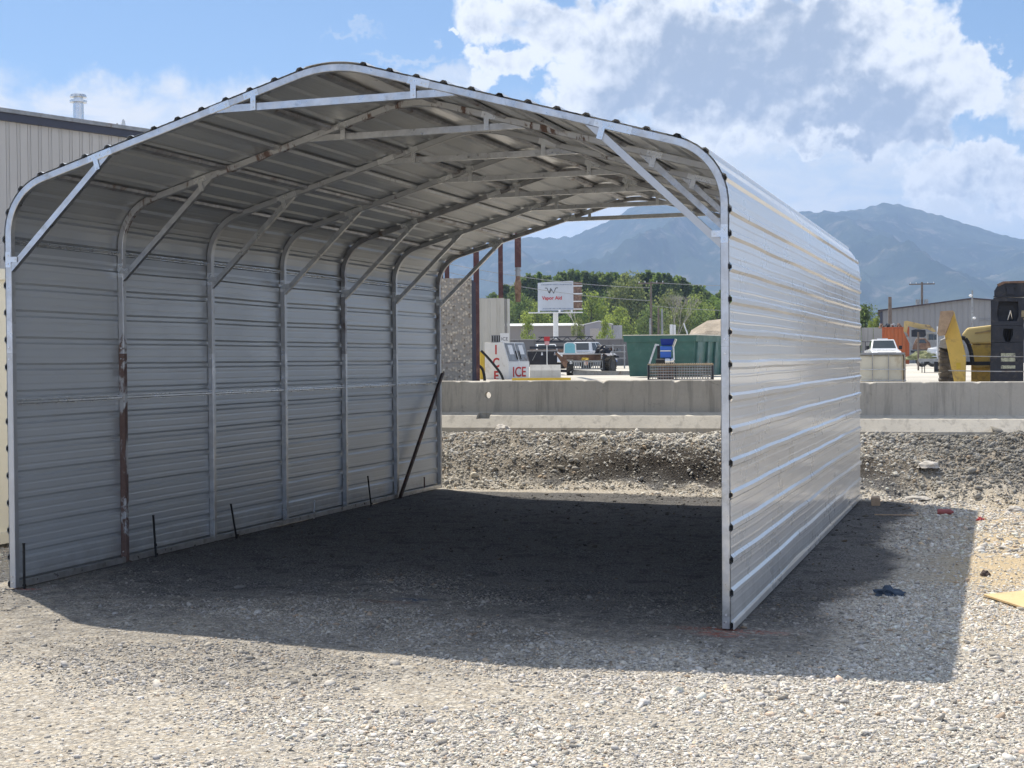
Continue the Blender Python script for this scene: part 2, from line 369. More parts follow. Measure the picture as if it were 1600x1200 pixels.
for v in vs0:
    for u in us0:
        near = abs(u) <= 9.01 and 4.9 < v < 27.1
        z = gz(u, v) if abs(u) < 60 and v < 60 else (1.17 if v > 20 else 0)
        if v > 60: z = 1.17
        if not near and v < 20: z = gz(max(-9, min(9, u)), v, False) if abs(u) < 60 else 0.0
        p = W(u, v); vs_.append((p.x, p.y, z))
        dk.append(max(darkmask(p.x, p.y), cut_shade_soil(u, v)) if near else 0.1); bk.append(bankmask(u, v) if abs(u) < 60 else 0)
for j in range(nv-1):
    for i in range(nu-1):
        a = j*nu+i; fs_.append((a, a+1, a+nu+1, a+nu))
me = bpy.data.meshes.new('ground'); me.from_pydata(vs_, [], fs_)
me.attributes.new('millings', 'FLOAT', 'POINT').data.foreach_set('value', dk)  # also carries the painted shade of the bank cut
me.attributes.new('bank', 'FLOAT', 'POINT').data.foreach_set('value', bk)
me.polygons.foreach_set('use_smooth', [True]*len(fs_))
ground = bpy.data.objects.new('ground', me); C.objects.link(ground); tag(ground, 'pale crushed gravel yard with dark millings under the carport', kind='structure')
def ground_mat():
    m_, t, b = newmat('gravel, millings and bank soil')
    P = t.n('ShaderNodeTexCoord').outputs['Object']
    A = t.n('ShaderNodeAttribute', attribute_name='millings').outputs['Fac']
    B = t.n('ShaderNodeAttribute', attribute_name='bank').outputs['Fac']
    geo = t.n('ShaderNodeNewGeometry').outputs['Position']
    sx, sy, sz = t.n('ShaderNodeSeparateXYZ', inp={0: P}).outputs
    wp = t.v('ADD', P, t.v('MULTIPLY', t.noise(P, 30, 3, .6, 0, True), (.02, .02, .02)))
    v1 = t.n('ShaderNodeTexVoronoi', inp={'Vector': wp, 'Scale': 38.0, 'Randomness': 1.0})
    v2 = t.n('ShaderNodeTexVoronoi', inp={'Vector': wp, 'Scale': 95.0, 'Randomness': 1.0})
    cr1 = t.n('ShaderNodeSeparateColor', inp={0: v1.outputs['Color']}); cr2 = t.n('ShaderNodeSeparateColor', inp={0: v2.outputs['Color']})
    big = t.noise(P, .8, 6, .6, .4); mid = t.noise(P, 5, 6, .65)
    fines = t.mix(t.ss(mid, .3, .7), (.48, .42, .335), (.66, .60, .50))
    stone = t.mix(cr1.outputs[0], (.32, .29, .25), (.70, .66, .59))
    light = t.mix(t.ss(t.m('ADD', cr1.outputs[1], t.m('MULTIPLY', big, .9)), .75, .95), fines, stone)
    light = t.mix(t.m('MULTIPLY', t.ss(v1.outputs['Distance'], .35, .6), .35), light, (.17, .15, .125))
    dn = t.ss(t.noise(P, 1.7, 7, .65, .8), .3, .7)
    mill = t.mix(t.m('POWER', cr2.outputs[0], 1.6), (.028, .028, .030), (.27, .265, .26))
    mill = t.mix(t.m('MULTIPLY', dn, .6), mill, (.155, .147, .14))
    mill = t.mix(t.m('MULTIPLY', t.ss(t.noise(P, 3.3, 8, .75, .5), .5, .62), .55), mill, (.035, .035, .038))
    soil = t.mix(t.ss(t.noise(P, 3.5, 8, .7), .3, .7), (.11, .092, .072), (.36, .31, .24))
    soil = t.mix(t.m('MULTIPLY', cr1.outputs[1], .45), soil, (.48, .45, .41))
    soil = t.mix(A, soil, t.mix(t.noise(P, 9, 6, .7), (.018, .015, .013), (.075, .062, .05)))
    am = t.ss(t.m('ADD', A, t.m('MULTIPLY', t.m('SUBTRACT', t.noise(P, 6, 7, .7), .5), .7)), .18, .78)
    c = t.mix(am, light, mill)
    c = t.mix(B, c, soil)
    # tan dust tint where the bare dirt is
    c = t.mix(t.m('MULTIPLY', t.ss(t.noise(P, .6, 4, .6), .52, .68), .4), c, (.46, .38, .25), 'MIX') if False else t.mix(t.m('MULTIPLY', t.m('MULTIPLY', t.ss(t.m('ADD', sx, t.m('MULTIPLY', big, 1.2)), 7.6, 8.6), t.m('MULTIPLY', t.ss(sy, -.6, 1.2), t.ss(sy, 9.5, 8.0))), .75), c, (.56, .43, .25))
    # sprayed orange marks at the two front feet, a blue one on the floor
    for (x, y, rx, ry, col) in ((6.1, .02, .55, .10, (.42, .10, .05)), (6.05, -.14, .22, .12, (.40, .10, .06)), (.12, .05, .18, .07, (.42, .07, .04)), (3.45, .55, .25, .10, (.03, .07, .16)), (3.3, .40, .35, .08, (.2, .1, .07))):
        d = t.v('LENGTH', t.v('MULTIPLY', t.v('SUBTRACT', P, (x, y, 0)), (1/rx, 1/ry, 0)))
        mk = t.m('MULTIPLY', t.ss(d, 1.1, .3), t.ss(t.noise(P, 22, 6, .7), .40, .62))
        c = t.mix(t.m('MULTIPLY', mk, .75), c, col)
    # far yard: pale concrete / asphalt hard-standing, then fields
    far = t.n('ShaderNodeVectorMath', operation='LENGTH', inp={0: t.v('SUBTRACT', P, tuple(CAM))}).outputs['Value']
    yard = t.mix(t.ss(t.noise(P, .12, 6, .6), .35, .65), (.42, .40, .36), (.56, .53, .47))
    c = t.mix(t.ss(far, 30, 36), c, yard)
    fld = t.mix(t.ss(t.noise(P, .01, 6, .6), .35, .65), (.05, .075, .03), (.14, .13, .07))
    c = t.mix(t.ss(far, 260, 300), c, fld)
    t.t.links.new(c, b.inputs['Base Color']); b.inputs['Roughness'].default_value = .95; b.inputs['Specular IOR Level'].default_value = .25
    nearf = t.ss(far, 60, 25)
    h = t.m('ADD', t.m('MULTIPLY', v1.outputs['Distance'], -.9), t.m('MULTIPLY', v2.outputs['Distance'], -.4))
    h = t.m('ADD', h, t.m('MULTIPLY', t.noise(P, 14, 8, .7), .9))
    bn = t.n('ShaderNodeBump', inp={'Height': h, 'Strength': t.m('MULTIPLY', nearf, .75), 'Distance': .03}); t.t.links.new(bn.outputs[0], b.inputs['Normal'])
    return m_
me.materials.append(ground_mat())
# ================= loose stones =================
ico = bmesh.new(); bmesh.ops.create_icosphere(ico, subdivisions=1, radius=1.0)
IV = np.array([v.co[:] for v in ico.verts]); IF = np.array([[v.index for v in f.verts] for f in ico.faces]); ico.free()
def stone_mat():
    m_, t, b = newmat('crushed limestone')
    A = t.n('ShaderNodeAttribute', attribute_name='tone').outputs['Color']
    P = t.n('ShaderNodeTexCoord').outputs['Object']
    c = t.mix(t.ss(t.noise(P, 60, 4, .6), .3, .7), t.mix(1.0, A, (.75, .75, .75), 'MULTIPLY'), A)
    t.t.links.new(c, b.inputs['Base Color']); b.inputs['Roughness'].default_value = .85; b.inputs['Specular IOR Level'].default_value = .3
    return m_
M['stone'] = stone_mat()
def scatter(name, pts, sizes, cols, label, sink=.25, flat=(.26, .60)):
    N = len(pts); nvt = len(IV)
    a = rng.uniform(0, 2*np.pi, N); sc = np.stack([sizes*rng.uniform(.8, 1.35, N), sizes*rng.uniform(.5, .95, N), sizes*rng.uniform(*flat, N)], 1)
    V_ = IV[None]*(1+rng.uniform(-.28, .28, (N, nvt, 1)))
    V_ = V_*sc[:, None, :]
    tx = rng.normal(0, .28, N); ty = rng.normal(0, .28, N)
    z = V_[..., 2]+V_[..., 0]*tx[:, None]+V_[..., 1]*ty[:, None]
    x = V_[..., 0]*np.cos(a)[:, None]-V_[..., 1]*np.sin(a)[:, None]; y = V_[..., 0]*np.sin(a)[:, None]+V_[..., 1]*np.cos(a)[:, None]
    P = np.stack([x, y, z], -1)+pts[:, None, :]; P[..., 2] += (sc[:, 2]*(1-sink*2)*.5)[:, None]
    me = bpy.data.meshes.new(name); nf = len(IF)
    me.vertices.add(N*nvt); me.vertices.foreach_set('co', P.astype(np.float32).ravel())
    F = (IF[None]+np.arange(N)[:, None, None]*nvt).reshape(-1)
    me.loops.add(N*nf*3); me.loops.foreach_set('vertex_index', F.astype(np.int32))
    me.polygons.add(N*nf); me.polygons.foreach_set('loop_start', np.arange(0, N*nf*3, 3, dtype=np.int32))
    me.update(calc_edges=True)
    at = me.attributes.new('tone', 'FLOAT_COLOR', 'POINT')
    cc = np.ones((N, nvt, 4), np.float32); cc[..., :3] = cols[:, None, :]; at.data.foreach_set('color', cc.ravel())
    me.materials.append(M['stone']); o = bpy.data.objects.new(name, me); C.objects.link(o)
    return tag(o, label, kind='stuff')
def tones(n, dark):
    base = np.clip(rng.beta(1.9, 1.0, n)*.62+.20, .06, .82)*(1-dark)+dark*rng.uniform(.05, .18, n)
    warm = rng.uniform(-1, 1, n)
    c = np.stack([base*(1.07+.04*warm), base*(1.0+.01*warm), base*(.90-.05*warm)], 1)
    brown = rng.random(n) < .05; c[brown] *= np.array([1.0, .84, .70])
    return np.clip(c, .015, .8)
def sample(n, v0, v1, margin, dens):
    P = []; D = []; 
    while len(P) < n:
        v = math.sqrt(random.uniform(v0*v0, v1*v1)); u = random.uniform(-1, 1)*(.366*v+margin)
        p = W(u, v); d = darkmask(p.x, p.y)
        if random.random() > dens(u, v, p, d): continue
        P.append((p.x, p.y, gz(u, v))); D.append(d)
    return np.array(P), np.array(D)
def patchy(p): return sst(noise.noise(Vector((p.x*.33+p.y*.1, p.y*.9, 7.7)))+.4*noise.noise(Vector((p.x*1.6, p.y*2.6, 2.2))), -.30, .35)
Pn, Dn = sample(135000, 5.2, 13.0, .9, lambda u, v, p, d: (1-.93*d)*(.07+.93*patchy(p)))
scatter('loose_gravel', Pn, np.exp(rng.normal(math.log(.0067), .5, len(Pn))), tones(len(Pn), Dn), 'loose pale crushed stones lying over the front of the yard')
Pn, Dn = sample(30000, 13.0, vf(4)+.4, .8, lambda u, v, p, d: (1-.95*d)*(.3+.7*patchy(p)) if v < vf(u)+.3 else 0)
scatter('loose_gravel', Pn, np.exp(rng.normal(math.log(.012), .45, len(Pn))), tones(len(Pn), Dn), 'loose pale stones in the yard beside and behind the carport')
Pn, Dn = sample(95000, 17.0, 24.5, .8, lambda u, v, p, d: (.35+.65*bankmask(u, v))*(.40+.6*patchy(p))*(1-.7*cut_shade_soil(u, v)) if vf(u)-.1 < v < vb(u)-.56 else 0)
tn = tones(len(Pn), np.full(len(Pn), .22)); ue = np.array([sst(loc_uv(p[0], p[1])[0], 4.5, 6.5) for p in Pn])[:, None]
tn = tn*(1-.52*ue); tn[:, 0] *= .98
scatter('bank_rubble', Pn, np.exp(rng.normal(math.log(.0095), .6, len(Pn))), tn, 'broken stone rubble on the bank below the concrete barriers', flat=(.5, .9))
# ================= carport =================
CW, SP, NF = 6.10, 1.5796, 7
LEN = SP*(NF-1)
SL = .283; TH = math.atan(SL); TW = .057
def outer():                                 # outer edge of the steel bow, left foot to right foot
    R1, R2 = .50, 1.10; zc = 3.352
    t1 = R1*math.tan((math.pi/2-TH)/2); P = [(0, 0)]
    c = (R1, zc-t1); a0, a1 = math.pi, math.pi/2+TH
    for i in range(13): a = a0+(a1-a0)*i/12; P.append((c[0]+R1*math.cos(a), c[1]+R1*math.sin(a)))
    zr = zc+SL*CW/2; t2 = R2*math.tan(TH); cx, cz = CW/2, zr-R2/math.cos(TH)
    for i in range(9): a = math.pi/2+TH-2*TH*i/8; P.append((cx+R2*math.cos(a), cz+R2*math.sin(a)))
    left = P[:14]
    P += [(CW-x, z) for x, z in reversed(left)]
    return P
OUT = outer()
LS = [0.0]
for a, b in zip(OUT[:-1], OUT[1:]): LS.append(LS[-1]+math.dist(a, b))
TOT = LS[-1]
def at_s(s):                                # point, tangent at arc length s
    s = min(max(s, 0), TOT-1e-6)
    i = max(k for k in range(len(LS)-1) if LS[k] <= s)
    t = (s-LS[i])/(LS[i+1]-LS[i]); a, b = OUT[i], OUT[i+1]
    p = (a[0]+(b[0]-a[0])*t, a[1]+(b[1]-a[1])*t)
    return p
def off(s, o):                              # offset outward by o (negative: inward)
    p = at_s(s); q0, q1 = at_s(s-.03), at_s(s+.03)
    tx, tz = q1[0]-q0[0], q1[1]-q0[1]; L = math.hypot(tx, tz); nx, nz = -tz/L, tx/L
    return (p[0]+nx*o, p[1]+nz*o)
carport = empty('metal_carport', (CW/2, LEN/2, 0), 0, 'open ended grey steel carport with ribbed metal sides and roof on dark millings', 'carport')
cen = Vector((-CW/2, -LEN/2, 0))
def cb(mb, name, m_, parent=carport, bevel=0, loc=True):
    o = mb.build(name, m_, parent, bevel); 
    if parent is carport: o.location = cen
    return o
RH_ = .019
def rib_profile(s0, s1, centers):
    pts = []
    for c in centers:
        pts += [(c-.034, 0), (c-.015, RH_), (c+.015, RH_), (c+.034, 0)]
        for d in (.076, .152):
            m0 = c+d
            pts += [(m0-.013, 0), (m0-.006, .0011), (m0+.006, .0011), (m0+.013, 0)]
    pts = [p for p in pts if s0 < p[0] < s1]
    pts = [(s0, pts[0][1] if abs(pts[0][0]-s0) < .04 else 0)]+pts+[(s1, 0)]
    out = []
    for (a, oa), (b, ob) in zip(pts[:-1], pts[1:]):      # add points for the bends
        out.append((a, oa)); k = int((b-a)/.05)
        for i in range(1, k+1): out.append((a+(b-a)*i/(k+1), oa+(ob-oa)*i/(k+1)))
    out.append(pts[-1]); return out
def sheet(name, s0, s1, centers, y0, y1, amp=.004, lift=0.0):
    
    pr = rib_profile(s0, s1, centers); ny = int((y1-y0)/.08)+1; na = amp*.30; n = len(pr)
    mb = MB(); vo, vi = [], []
    for j in range(ny+1):
        y = y0+(y1-y0)*j/ny
        for s, o in pr:
            wob_ = na*noise.noise(Vector((s*1.3, y*.8, 2.2)))
            ds = amp*1.6*noise.noise(Vector((s*1.1, y*.75, 12+s0)))
            p = off(s+ds if 0.05 < s < TOT-.05 else s, o+.0055+lift+wob_); vo.append((p[0], y, p[1]))
            p = off(s+ds if 0.05 < s < TOT-.05 else s, o+lift+.004+wob_); vi.append((p[0], y, p[1]))
    N = len(vo); mb.add(vo+vi, [])
    for j in range(ny):
        for i in range(n-1):
            a = j*n+i; q = (a, a+1, a+n+1, a+n)
            mb.f.append(q); mb.mi.append(0); mb.sm.append(False)
            mb.f.append(tuple(N+k_ for k_ in reversed(q))); mb.mi.append(1); mb.sm.append(False)
    for j in range(ny):
        for i in (0, n-1):
            a = j*n+i; mb.f.append((a, a+n, N+a+n, N+a)); mb.mi.append(0); mb.sm.append(False)
    for i in range(n-1):
        for j in (0, ny):
            a = j*n+i; mb.f.append((a, a+1, N+a+1, N+a)); mb.mi.append(1); mb.sm.append(False)
    return cb(mb, name, [M['sheet_out'], M['sheet_roof_shade' if 'roof' in name else 'sheet_in']])
PITCH_ = .2286
sridge = TOT/2
cL = [.035+PITCH_*i for i in range(13)]; cR = [TOT-.022-PITCH_*i for i in range(13)]
cR = sorted(cR)
S1 = cL[-1]+.06; S2 = cR[0]-.06
roofL = [sridge-.27-PITCH_*i for i in range(40)]; roofL = sorted([c for c in roofL if c > S1-.02])
roofR = [sridge+.27+PITCH_*i for i in range(40)]; roofR = [c for c in roofR if c < S2+.02]
Y0, Y1 = .004, LEN+.06
sheet('side_wall', .0, S1, cL, Y0, Y1)
sheet('side_wall', S2, TOT-.0005, cR, Y0, Y1, .008)
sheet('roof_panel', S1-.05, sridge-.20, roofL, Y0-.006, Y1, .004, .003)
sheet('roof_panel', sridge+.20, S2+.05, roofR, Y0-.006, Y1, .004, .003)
# ridge cap
mb = MB(); n = 9; ss_ = [sridge-.23+.46*i/(n-1) for i in range(n)]
vo = [(off(s, .0145)[0], y, off(s, .0145)[1]) for y in (Y0-.012, Y1) for s in ss_]; vi = [(off(s, .0125)[0], y, off(s, .0125)[1]) for y in (Y0-.012, Y1) for s in ss_]
mb.add(vo+vi, [(i, i+1, i+1+n, i+n) for i in range(n-1)]+[(2*n+i+n, 2*n+i+1+n, 2*n+i+1, 2*n+i) for i in range(n-1)]+[(i, 2*n+i, 2*n+i+1, i+1) for i in range(n-1)])
cb(mb, 'ridge_cap', [M['sheet_out'], M['sheet_in']])
# dark closures in the open rib ends at the front, end trims
for cset in (cL, roofL, roofR, cR):
    for c in cset:
        mb = MB(); q = [off(c+d, o) for d, o in ((-.018, .0), (-.008, RH_-.005), (.008, RH_-.005), (.018, 0))]
        mb.prism(q, -.004, .05); cb(mb, 'rib_closure', M['black'])
# screws along frame lines
def frame_y(i): return i*SP
for i in range(NF):
    y = frame_y(i)+TW/2; mb = MB(); scount = 0
    for c in cR+roofR[-5:]:
        for d in (.05,):
            s = c+d
            if s < TOT-.02:
                p = off(s, .000); p2 = off(s, .007); mb.cyl((p[0], y, p[1]), (p2[0], y, p2[1]), .010, .007, 8)
                if i < 5: cb(mb, 'panel_screw', M['screw']); mb = MB()
    if mb.v: tag(cb(mb, 'panel_screw', M['screw']), kind='stuff')
# ---- frames ----
def sweep(s0, s1, y0, wdt=TW, inset=0.0, grow=0.0):
    ss = [s0]+[s for s in LS if s0+.01 < s < s1-.01]+[s1]
    mb = MB(); vs = []; n = len(ss); e = .0045
    for s in ss:
        for o, y in ((-inset+grow-e*0, y0-grow+e), (-inset+grow-e, y0-grow), (-inset-TW-grow+e, y0-grow), (-inset-TW-grow, y0-grow+e), (-inset-TW-grow, y0+wdt+grow-e), (-inset-TW-grow+e, y0+wdt+grow), (-inset+grow-e, y0+wdt+grow), (-inset+grow, y0+wdt+grow-e)):
            p = off(s, o); vs.append((p[0], y, p[1]))
    fs = [(i*8+j, i*8+(j+1) % 8, (i+1)*8+(j+1) % 8, (i+1)*8+j) for i in range(n-1) for j in range(8)]
    fs += [tuple(range(8)), tuple(range((n-1)*8, n*8))]
    return mb.add(vs, fs)
SPL = 1.98
def seg_polys(poly): return poly
def brace_poly_side(mir):
    # tube from the post (z 2.69) up to the roof bow (x about 1.0)
    a = Vector((.057, 2.665)); b = Vector((1.0, 3.552)); d = (b-a).normalized(); nrm = Vector((-d.y, d.x))
    wd_ = .05
    # lower edge runs a->b; upper edge is parallel; ends cut along post and roof
    u0 = a+nrm*wd_; t = (.057-u0.x)/d.x; u0 = u0+d*t
    def roofcut(p):      # intersection with the underside of the bow
        zr = lambda x: 3.352+SL*x-TW/math.cos(TH)-.001
        t = (zr(p.x)-p.y)/(d.y-SL*d.x); return p+d*t
    b1 = roofcut(a); u1 = roofcut(u0)
    poly = [a, b1, u1, u0]
    return [(CW-p.x, p.y) if mir else (p.x, p.y) for p in poly]
und = lambda x: 3.352+SL*x-TW/math.cos(TH)-.001
PKZ = 3.862
def xz(z): return (z-und(0))/SL
peak_poly = [(2.03, PKZ), (CW-2.03, PKZ), (CW-2.03-.03, PKZ+.012), (CW-xz(PKZ+.055), PKZ+.055), (xz(PKZ+.055), PKZ+.055), (2.06, PKZ+.012)]
def plate(mb, cx, cz, ang, L, H, y, th=.003):
    M3 = Matrix.Rotation(-ang, 3, 'Y'); mb.box((cx, y, cz), (L, th, H), M3)
def screwh(mb, x, z, y): mb.cyl((x, y, z), (x, y-.006, z), .009, .007, 8)
for i in range(NF):
    y0 = frame_y(i)
    bowm = M['rust_mid'] if i == 1 else (M['rust_spot'] if i in (2, 3, 5) else (M['galv'] if i == 0 else M['galv_dark']))
    bow = cb(sweep(SPL, TOT-SPL, y0), 'frame', bowm)
    # posts
    for sd in (0, 1):
        pm = (M['rust_heavy'] if sd == 0 else M['rust_mid']) if i == 1 else (M['rust_spot'] if (sd == 0 and i in (0, 6)) else M['galv'])
        mb = sweep(0.004, SPL-.0015, y0) if sd == 0 else sweep(TOT-SPL+.0015, TOT-.004, y0)
        mb.build('post', pm, bow)
    # sleeves where bow pieces join
    slm = M['galv_new'] if i != 1 else M['rust_spot']
    for s in (LS[13]+.62, sridge-1.02, sridge+.75, TOT-LS[13]-.42):
        slv = MB(); q = sweep(s-.09, s+.09, y0, TW, 0, .0025); slv.add(q.v, q.f)
        for k_ in (-.06, .06):
            for oo in (-.02, -.04):
                p = off(s+k_, oo) if False else off(s+k_, -.028)
            screwh(slv, p[0], p[1], y0-.0025)
        slv.build('joint_sleeve', slm, bow)
    for s in (SPL, TOT-SPL):
        for k_ in (-.05, .05):
            p = off(s+k_, -.028); slv = MB(); screwh(slv, p[0], p[1], y0); slv.build('frame_screw', M['screw'], bow)
    for s in (.10, .05, TOT-.10, TOT-.05):
        p = off(s, -.028); slv = MB(); screwh(slv, p[0], p[1], y0); slv.build('frame_screw', M['screw'], bow)
    # braces
    yb0, yb1 = y0+.006, y0+.051
    for mir in (False, True):
        mb = MB(); mb.prism(brace_poly_side(mir), yb0, yb1)
        bm_ = M['rust_spot'] if (mir and i == 0) else M['galv']
        mb.build('brace', bm_, bow)
        # bracket plates: at the post and at the bow
        X = (lambda x: CW-x) if mir else (lambda x: x); sg = -1 if mir else 1
        mb = MB(); yp = y0-.002
        mb.box((X(.0285), yp, 2.765), (.05, .003, .13)); mb.box((X(.0285+.055), yp-.0002, 2.765), (.07, .0028, .045))
        for zz in (2.73, 2.80): screwh(mb, X(.0285), zz, yp-.0015)
        screwh(mb, X(.10), 2.765, yp-.0015)
        mb.build('bracket', M['galv_new'], bow); mb = MB()
        zc_ = 3.352+SL*.90-.03
        plate(mb, X(.90), zc_, TH*sg, .13, .05, yp); plate(mb, X(.915), zc_-.06, (TH)*sg, .045, .09, yp-.0002, .0028)
        for dx in (-.045, .045): screwh(mb, X(.90+dx), zc_+SL*dx, yp-.0015)
        screwh(mb, X(.92), zc_-.09, yp-.0015)
        mb.build('bracket', M['galv_new'], bow)
    mb = MB(); mb.prism(peak_poly, yb0, yb1); mb.build('peak_brace', M['galv'], bow)
    for sg in (1, -1):
        X = (lambda x: CW-x) if sg < 0 else (lambda x: x); mb = MB(); yp = y0-.002
        zc_ = 3.352+SL*2.35-.03
        plate(mb, X(2.35), zc_, TH*sg, .13, .05, yp); plate(mb, X(2.37), zc_-.07, 0, .045, .11, yp-.0002, .0028)
        for dx in (-.045, .045): screwh(mb, X(2.35+dx), zc_+SL*dx, yp-.0015)
        for dz in (-.055, -.10): screwh(mb, X(2.37), zc_+dz, yp-.0015)
        mb.build('bracket', M['galv_new'], bow)
# ---- purlins (hat channels) between the frames ----
def purlin(s, m_, wd_=.075, dp=.026, name='purlin', fl=.02):
    mb = MB()
    for i in range(NF-1):
        y0, y1 = frame_y(i)+TW+.002, frame_y(i+1)-.002
        jig = random.uniform(-.006, .006)
        q = [(-wd_/2-fl, -.003), (-wd_/2, -.003), (-wd_/2+.012, -dp), (wd_/2-.012, -dp), (wd_/2, -.003), (wd_/2+fl, -.003), (wd_/2+fl, -.0045), (wd_/2+.001, -.0045), (wd_/2-.011, -dp-.0015), (-wd_/2+.011, -dp-.0015), (-wd_/2-.001, -.0045), (-wd_/2-fl, -.0045)]
        mb.prism([off(s+jig+a, o) for a, o in q], y0, y1)
    return cb(mb, name, m_)
def s_of_x(x):
    best = min(range(4000), key=lambda k_: abs(at_s(TOT/2*k_/4000)[0]-x) if TOT/2*k_/4000 > 3.1 else 9); return TOT/2*best/4000
for x in (.40, 1.16, 1.70, 2.22, 2.86):
    s = s_of_x(x); mt = M['rust_spot'] if x in (1.70,) else M['galv_dark']
    purlin(s, mt); purlin(TOT-s, mt)
purlin(1.563, M['galv_new'], .034, .040, 'girt', .006); purlin(2.93, M['galv_new'], .024, .030, 'girt', .005); purlin(TOT-1.563, M['galv'], .03, .022, 'girt', .006)
# base rails
for x in (TW/2, CW-TW/2):
    mb = MB()
    for i in range(NF-1): mb.b2((x-.027, frame_y(i)+TW+.001, .0), (x+.027, frame_y(i+1)-.001, .052))
    cb(mb, 'base_rail', M['galv'])
# white bottom trim of the right wall
mb = MB()
pr = [(CW+.0225, .0), (CW+.034, .004), (CW+.030, .045), (CW+.0225, .058)]
mb.prism(pr, -.004, LEN+.06); cb(mb, 'base_trim', M['sheet_out'])
# ================= stakes, leaning bar =================
for (y, h, tz, lab, mk, lean) in ((.06, .37, .06, 'black rebar stake by the front left foot of the carport', 'black', 0), (2.02, .40, .05, 'black rebar stake against the grey wall, right of the rusty post', 'black', -.03), (3.56, .36, .05, 'black rebar stake against the grey wall, just past the third post', 'black', -.08),
                            (5.45, .20, .05, 'short pale steel stake at the foot of the grey wall', 'galv', .02), (6.97, .38, .05, 'black rebar stake against the grey wall nearest the leaning bar', 'black', -.06), (8.9, .20, .05, 'short rusty stake near the far end of the grey wall', 'rust_heavy', 0)):
    mb = MB(); hx = (.035 if mk != 'black' else .1)
    mb.cyl((0, 0, -.1), (lean*.4, lean, h), .011, .011, 8)
    mb.cyl((lean*.4, lean, h), (lean*.4, lean, h+.006), .015, .013, 8)
    if y == 2.02: mb.cyl((lean*.11, lean*.24, .10), (lean*.13, lean*.28, .125), .014, .014, 8)
    mb.cyl((-.012, 0, .02), (.012, 0, .02), .012, .012, 6)
    o = mb.build('anchor_stake', M[mk], None, loc=(hx+.0, y, 0)); tag(o, lab, 'stake', 'anchor stakes along the left wall')
mb = MB(); a, b = Vector((0, 0, 0)), Vector((.02, 1.55, 1.70)); d = (b-a)
mb.bar(a, b, .05, .006); mb.bar(a+Vector((.024, 0, .018)), b+Vector((.024, 0, .018)), .005, .045)
o = mb.build('steel_bar', M['ore'], None, loc=(.10, 7.87, .0)); tag(o, 'dark reddish angle bar leaning against the last post of the grey wall', 'steel bar')
# ================= barriers =================
def barrier(u0, u1, z0, lab, ang_v, seedn, hole=None, notch=None):
    L = u1-u0; ce = (u0+u1)/2; v = vb(ce)
    root = empty('concrete_barrier', W(ce, v, z0), VIEW+math.atan(-.21)+ang_v, lab, 'barrier', 'concrete barriers in line along the bank')
    H = .84; n = 120
    prof = [(-.50, -.1), (-.50, .085), (-.33, .27), (-.095, .325), (-.072, H-.015), (-.06, H), (.06, H), (.072, H-.015), (.095, .325), (.33, .27), (.50, .085), (.50, -.1)]
    xs = [-L/2+L*i/n for i in range(n+1)]; vs = []
    for x in xs:
        for j, (y, z) in enumerate(prof):
            if j in (2, 9) : z += .004*noise.noise(Vector((x*4, j, seedn)))
            if j in (4, 5, 6, 7):
                c = max(0, noise.noise(Vector((x*5.0, 0, seedn)))-.22)*.10+max(0, noise.noise(Vector((x*13, 3, seedn)))-.3)*.045
                if notch and abs(x-notch) < .28: c += .045*(1-abs(x-notch)/.28)*(.6+.8*noise.noise(Vector((x*30, 1, 2))))
                if j in (4, 5): z -= c; y += c*.8
                else: z -= c*.3
            if j == 1: y -= .01*noise.noise(Vector((x*3, 5, seedn)))
            vs.append((x, y, z))
    m_ = len(prof); fs = [(i*m_+j, i*m_+(j+1) % m_, (i+1)*m_+(j+1) % m_, (i+1)*m_+j) for i in range(n) for j in range(m_)]
    fs += [tuple(range(m_)), tuple(range(n*m_, (n+1)*m_))]
    mb = MB(); mb.add(vs, fs)
    body = mb.build('body', M['concrete'], root)
    if hole is not None:
        mb = MB(); mb.cyl((hole, -.5, .60), (hole, .5, .60), .055, .055, 16)
        mb.box((hole-.02, -.30, .30), (.22, .34, .16))
        cut = mb.build('cutter', M['concrete'], root)
        bpy.context.view_layer.update()
        mod = body.modifiers.new('b', 'BOOLEAN'); mod.object = cut; mod.solver = 'EXACT'; mod.operation = 'DIFFERENCE'
        dg = bpy.context.evaluated_depsgraph_get(); nm = bpy.data.meshes.new_from_object(body.evaluated_get(dg))
        body.modifiers.clear(); body.data = nm; bpy.data.objects.remove(cut)
    return root
hx = lat(762, 23.1)
barrier(-2.62, 3.42, .705, 'grey concrete barrier seen through the carport with a round lifting hole', 0, 1.0, hole=hx-.4, notch=lat(745, 23.1)-.4)
barrier(3.46, 9.5, .66, 'streaked grey concrete barrier right of the carport in front of the yellow machine', .0, 2.0)
barrier(-8.7, -2.66, .72, 'grey concrete barrier hidden beyond the carport side wall', 0, 3.0)
barrier(9.54, 15.6, .62, 'grey concrete barrier farthest right along the bank', 0, 4.0)
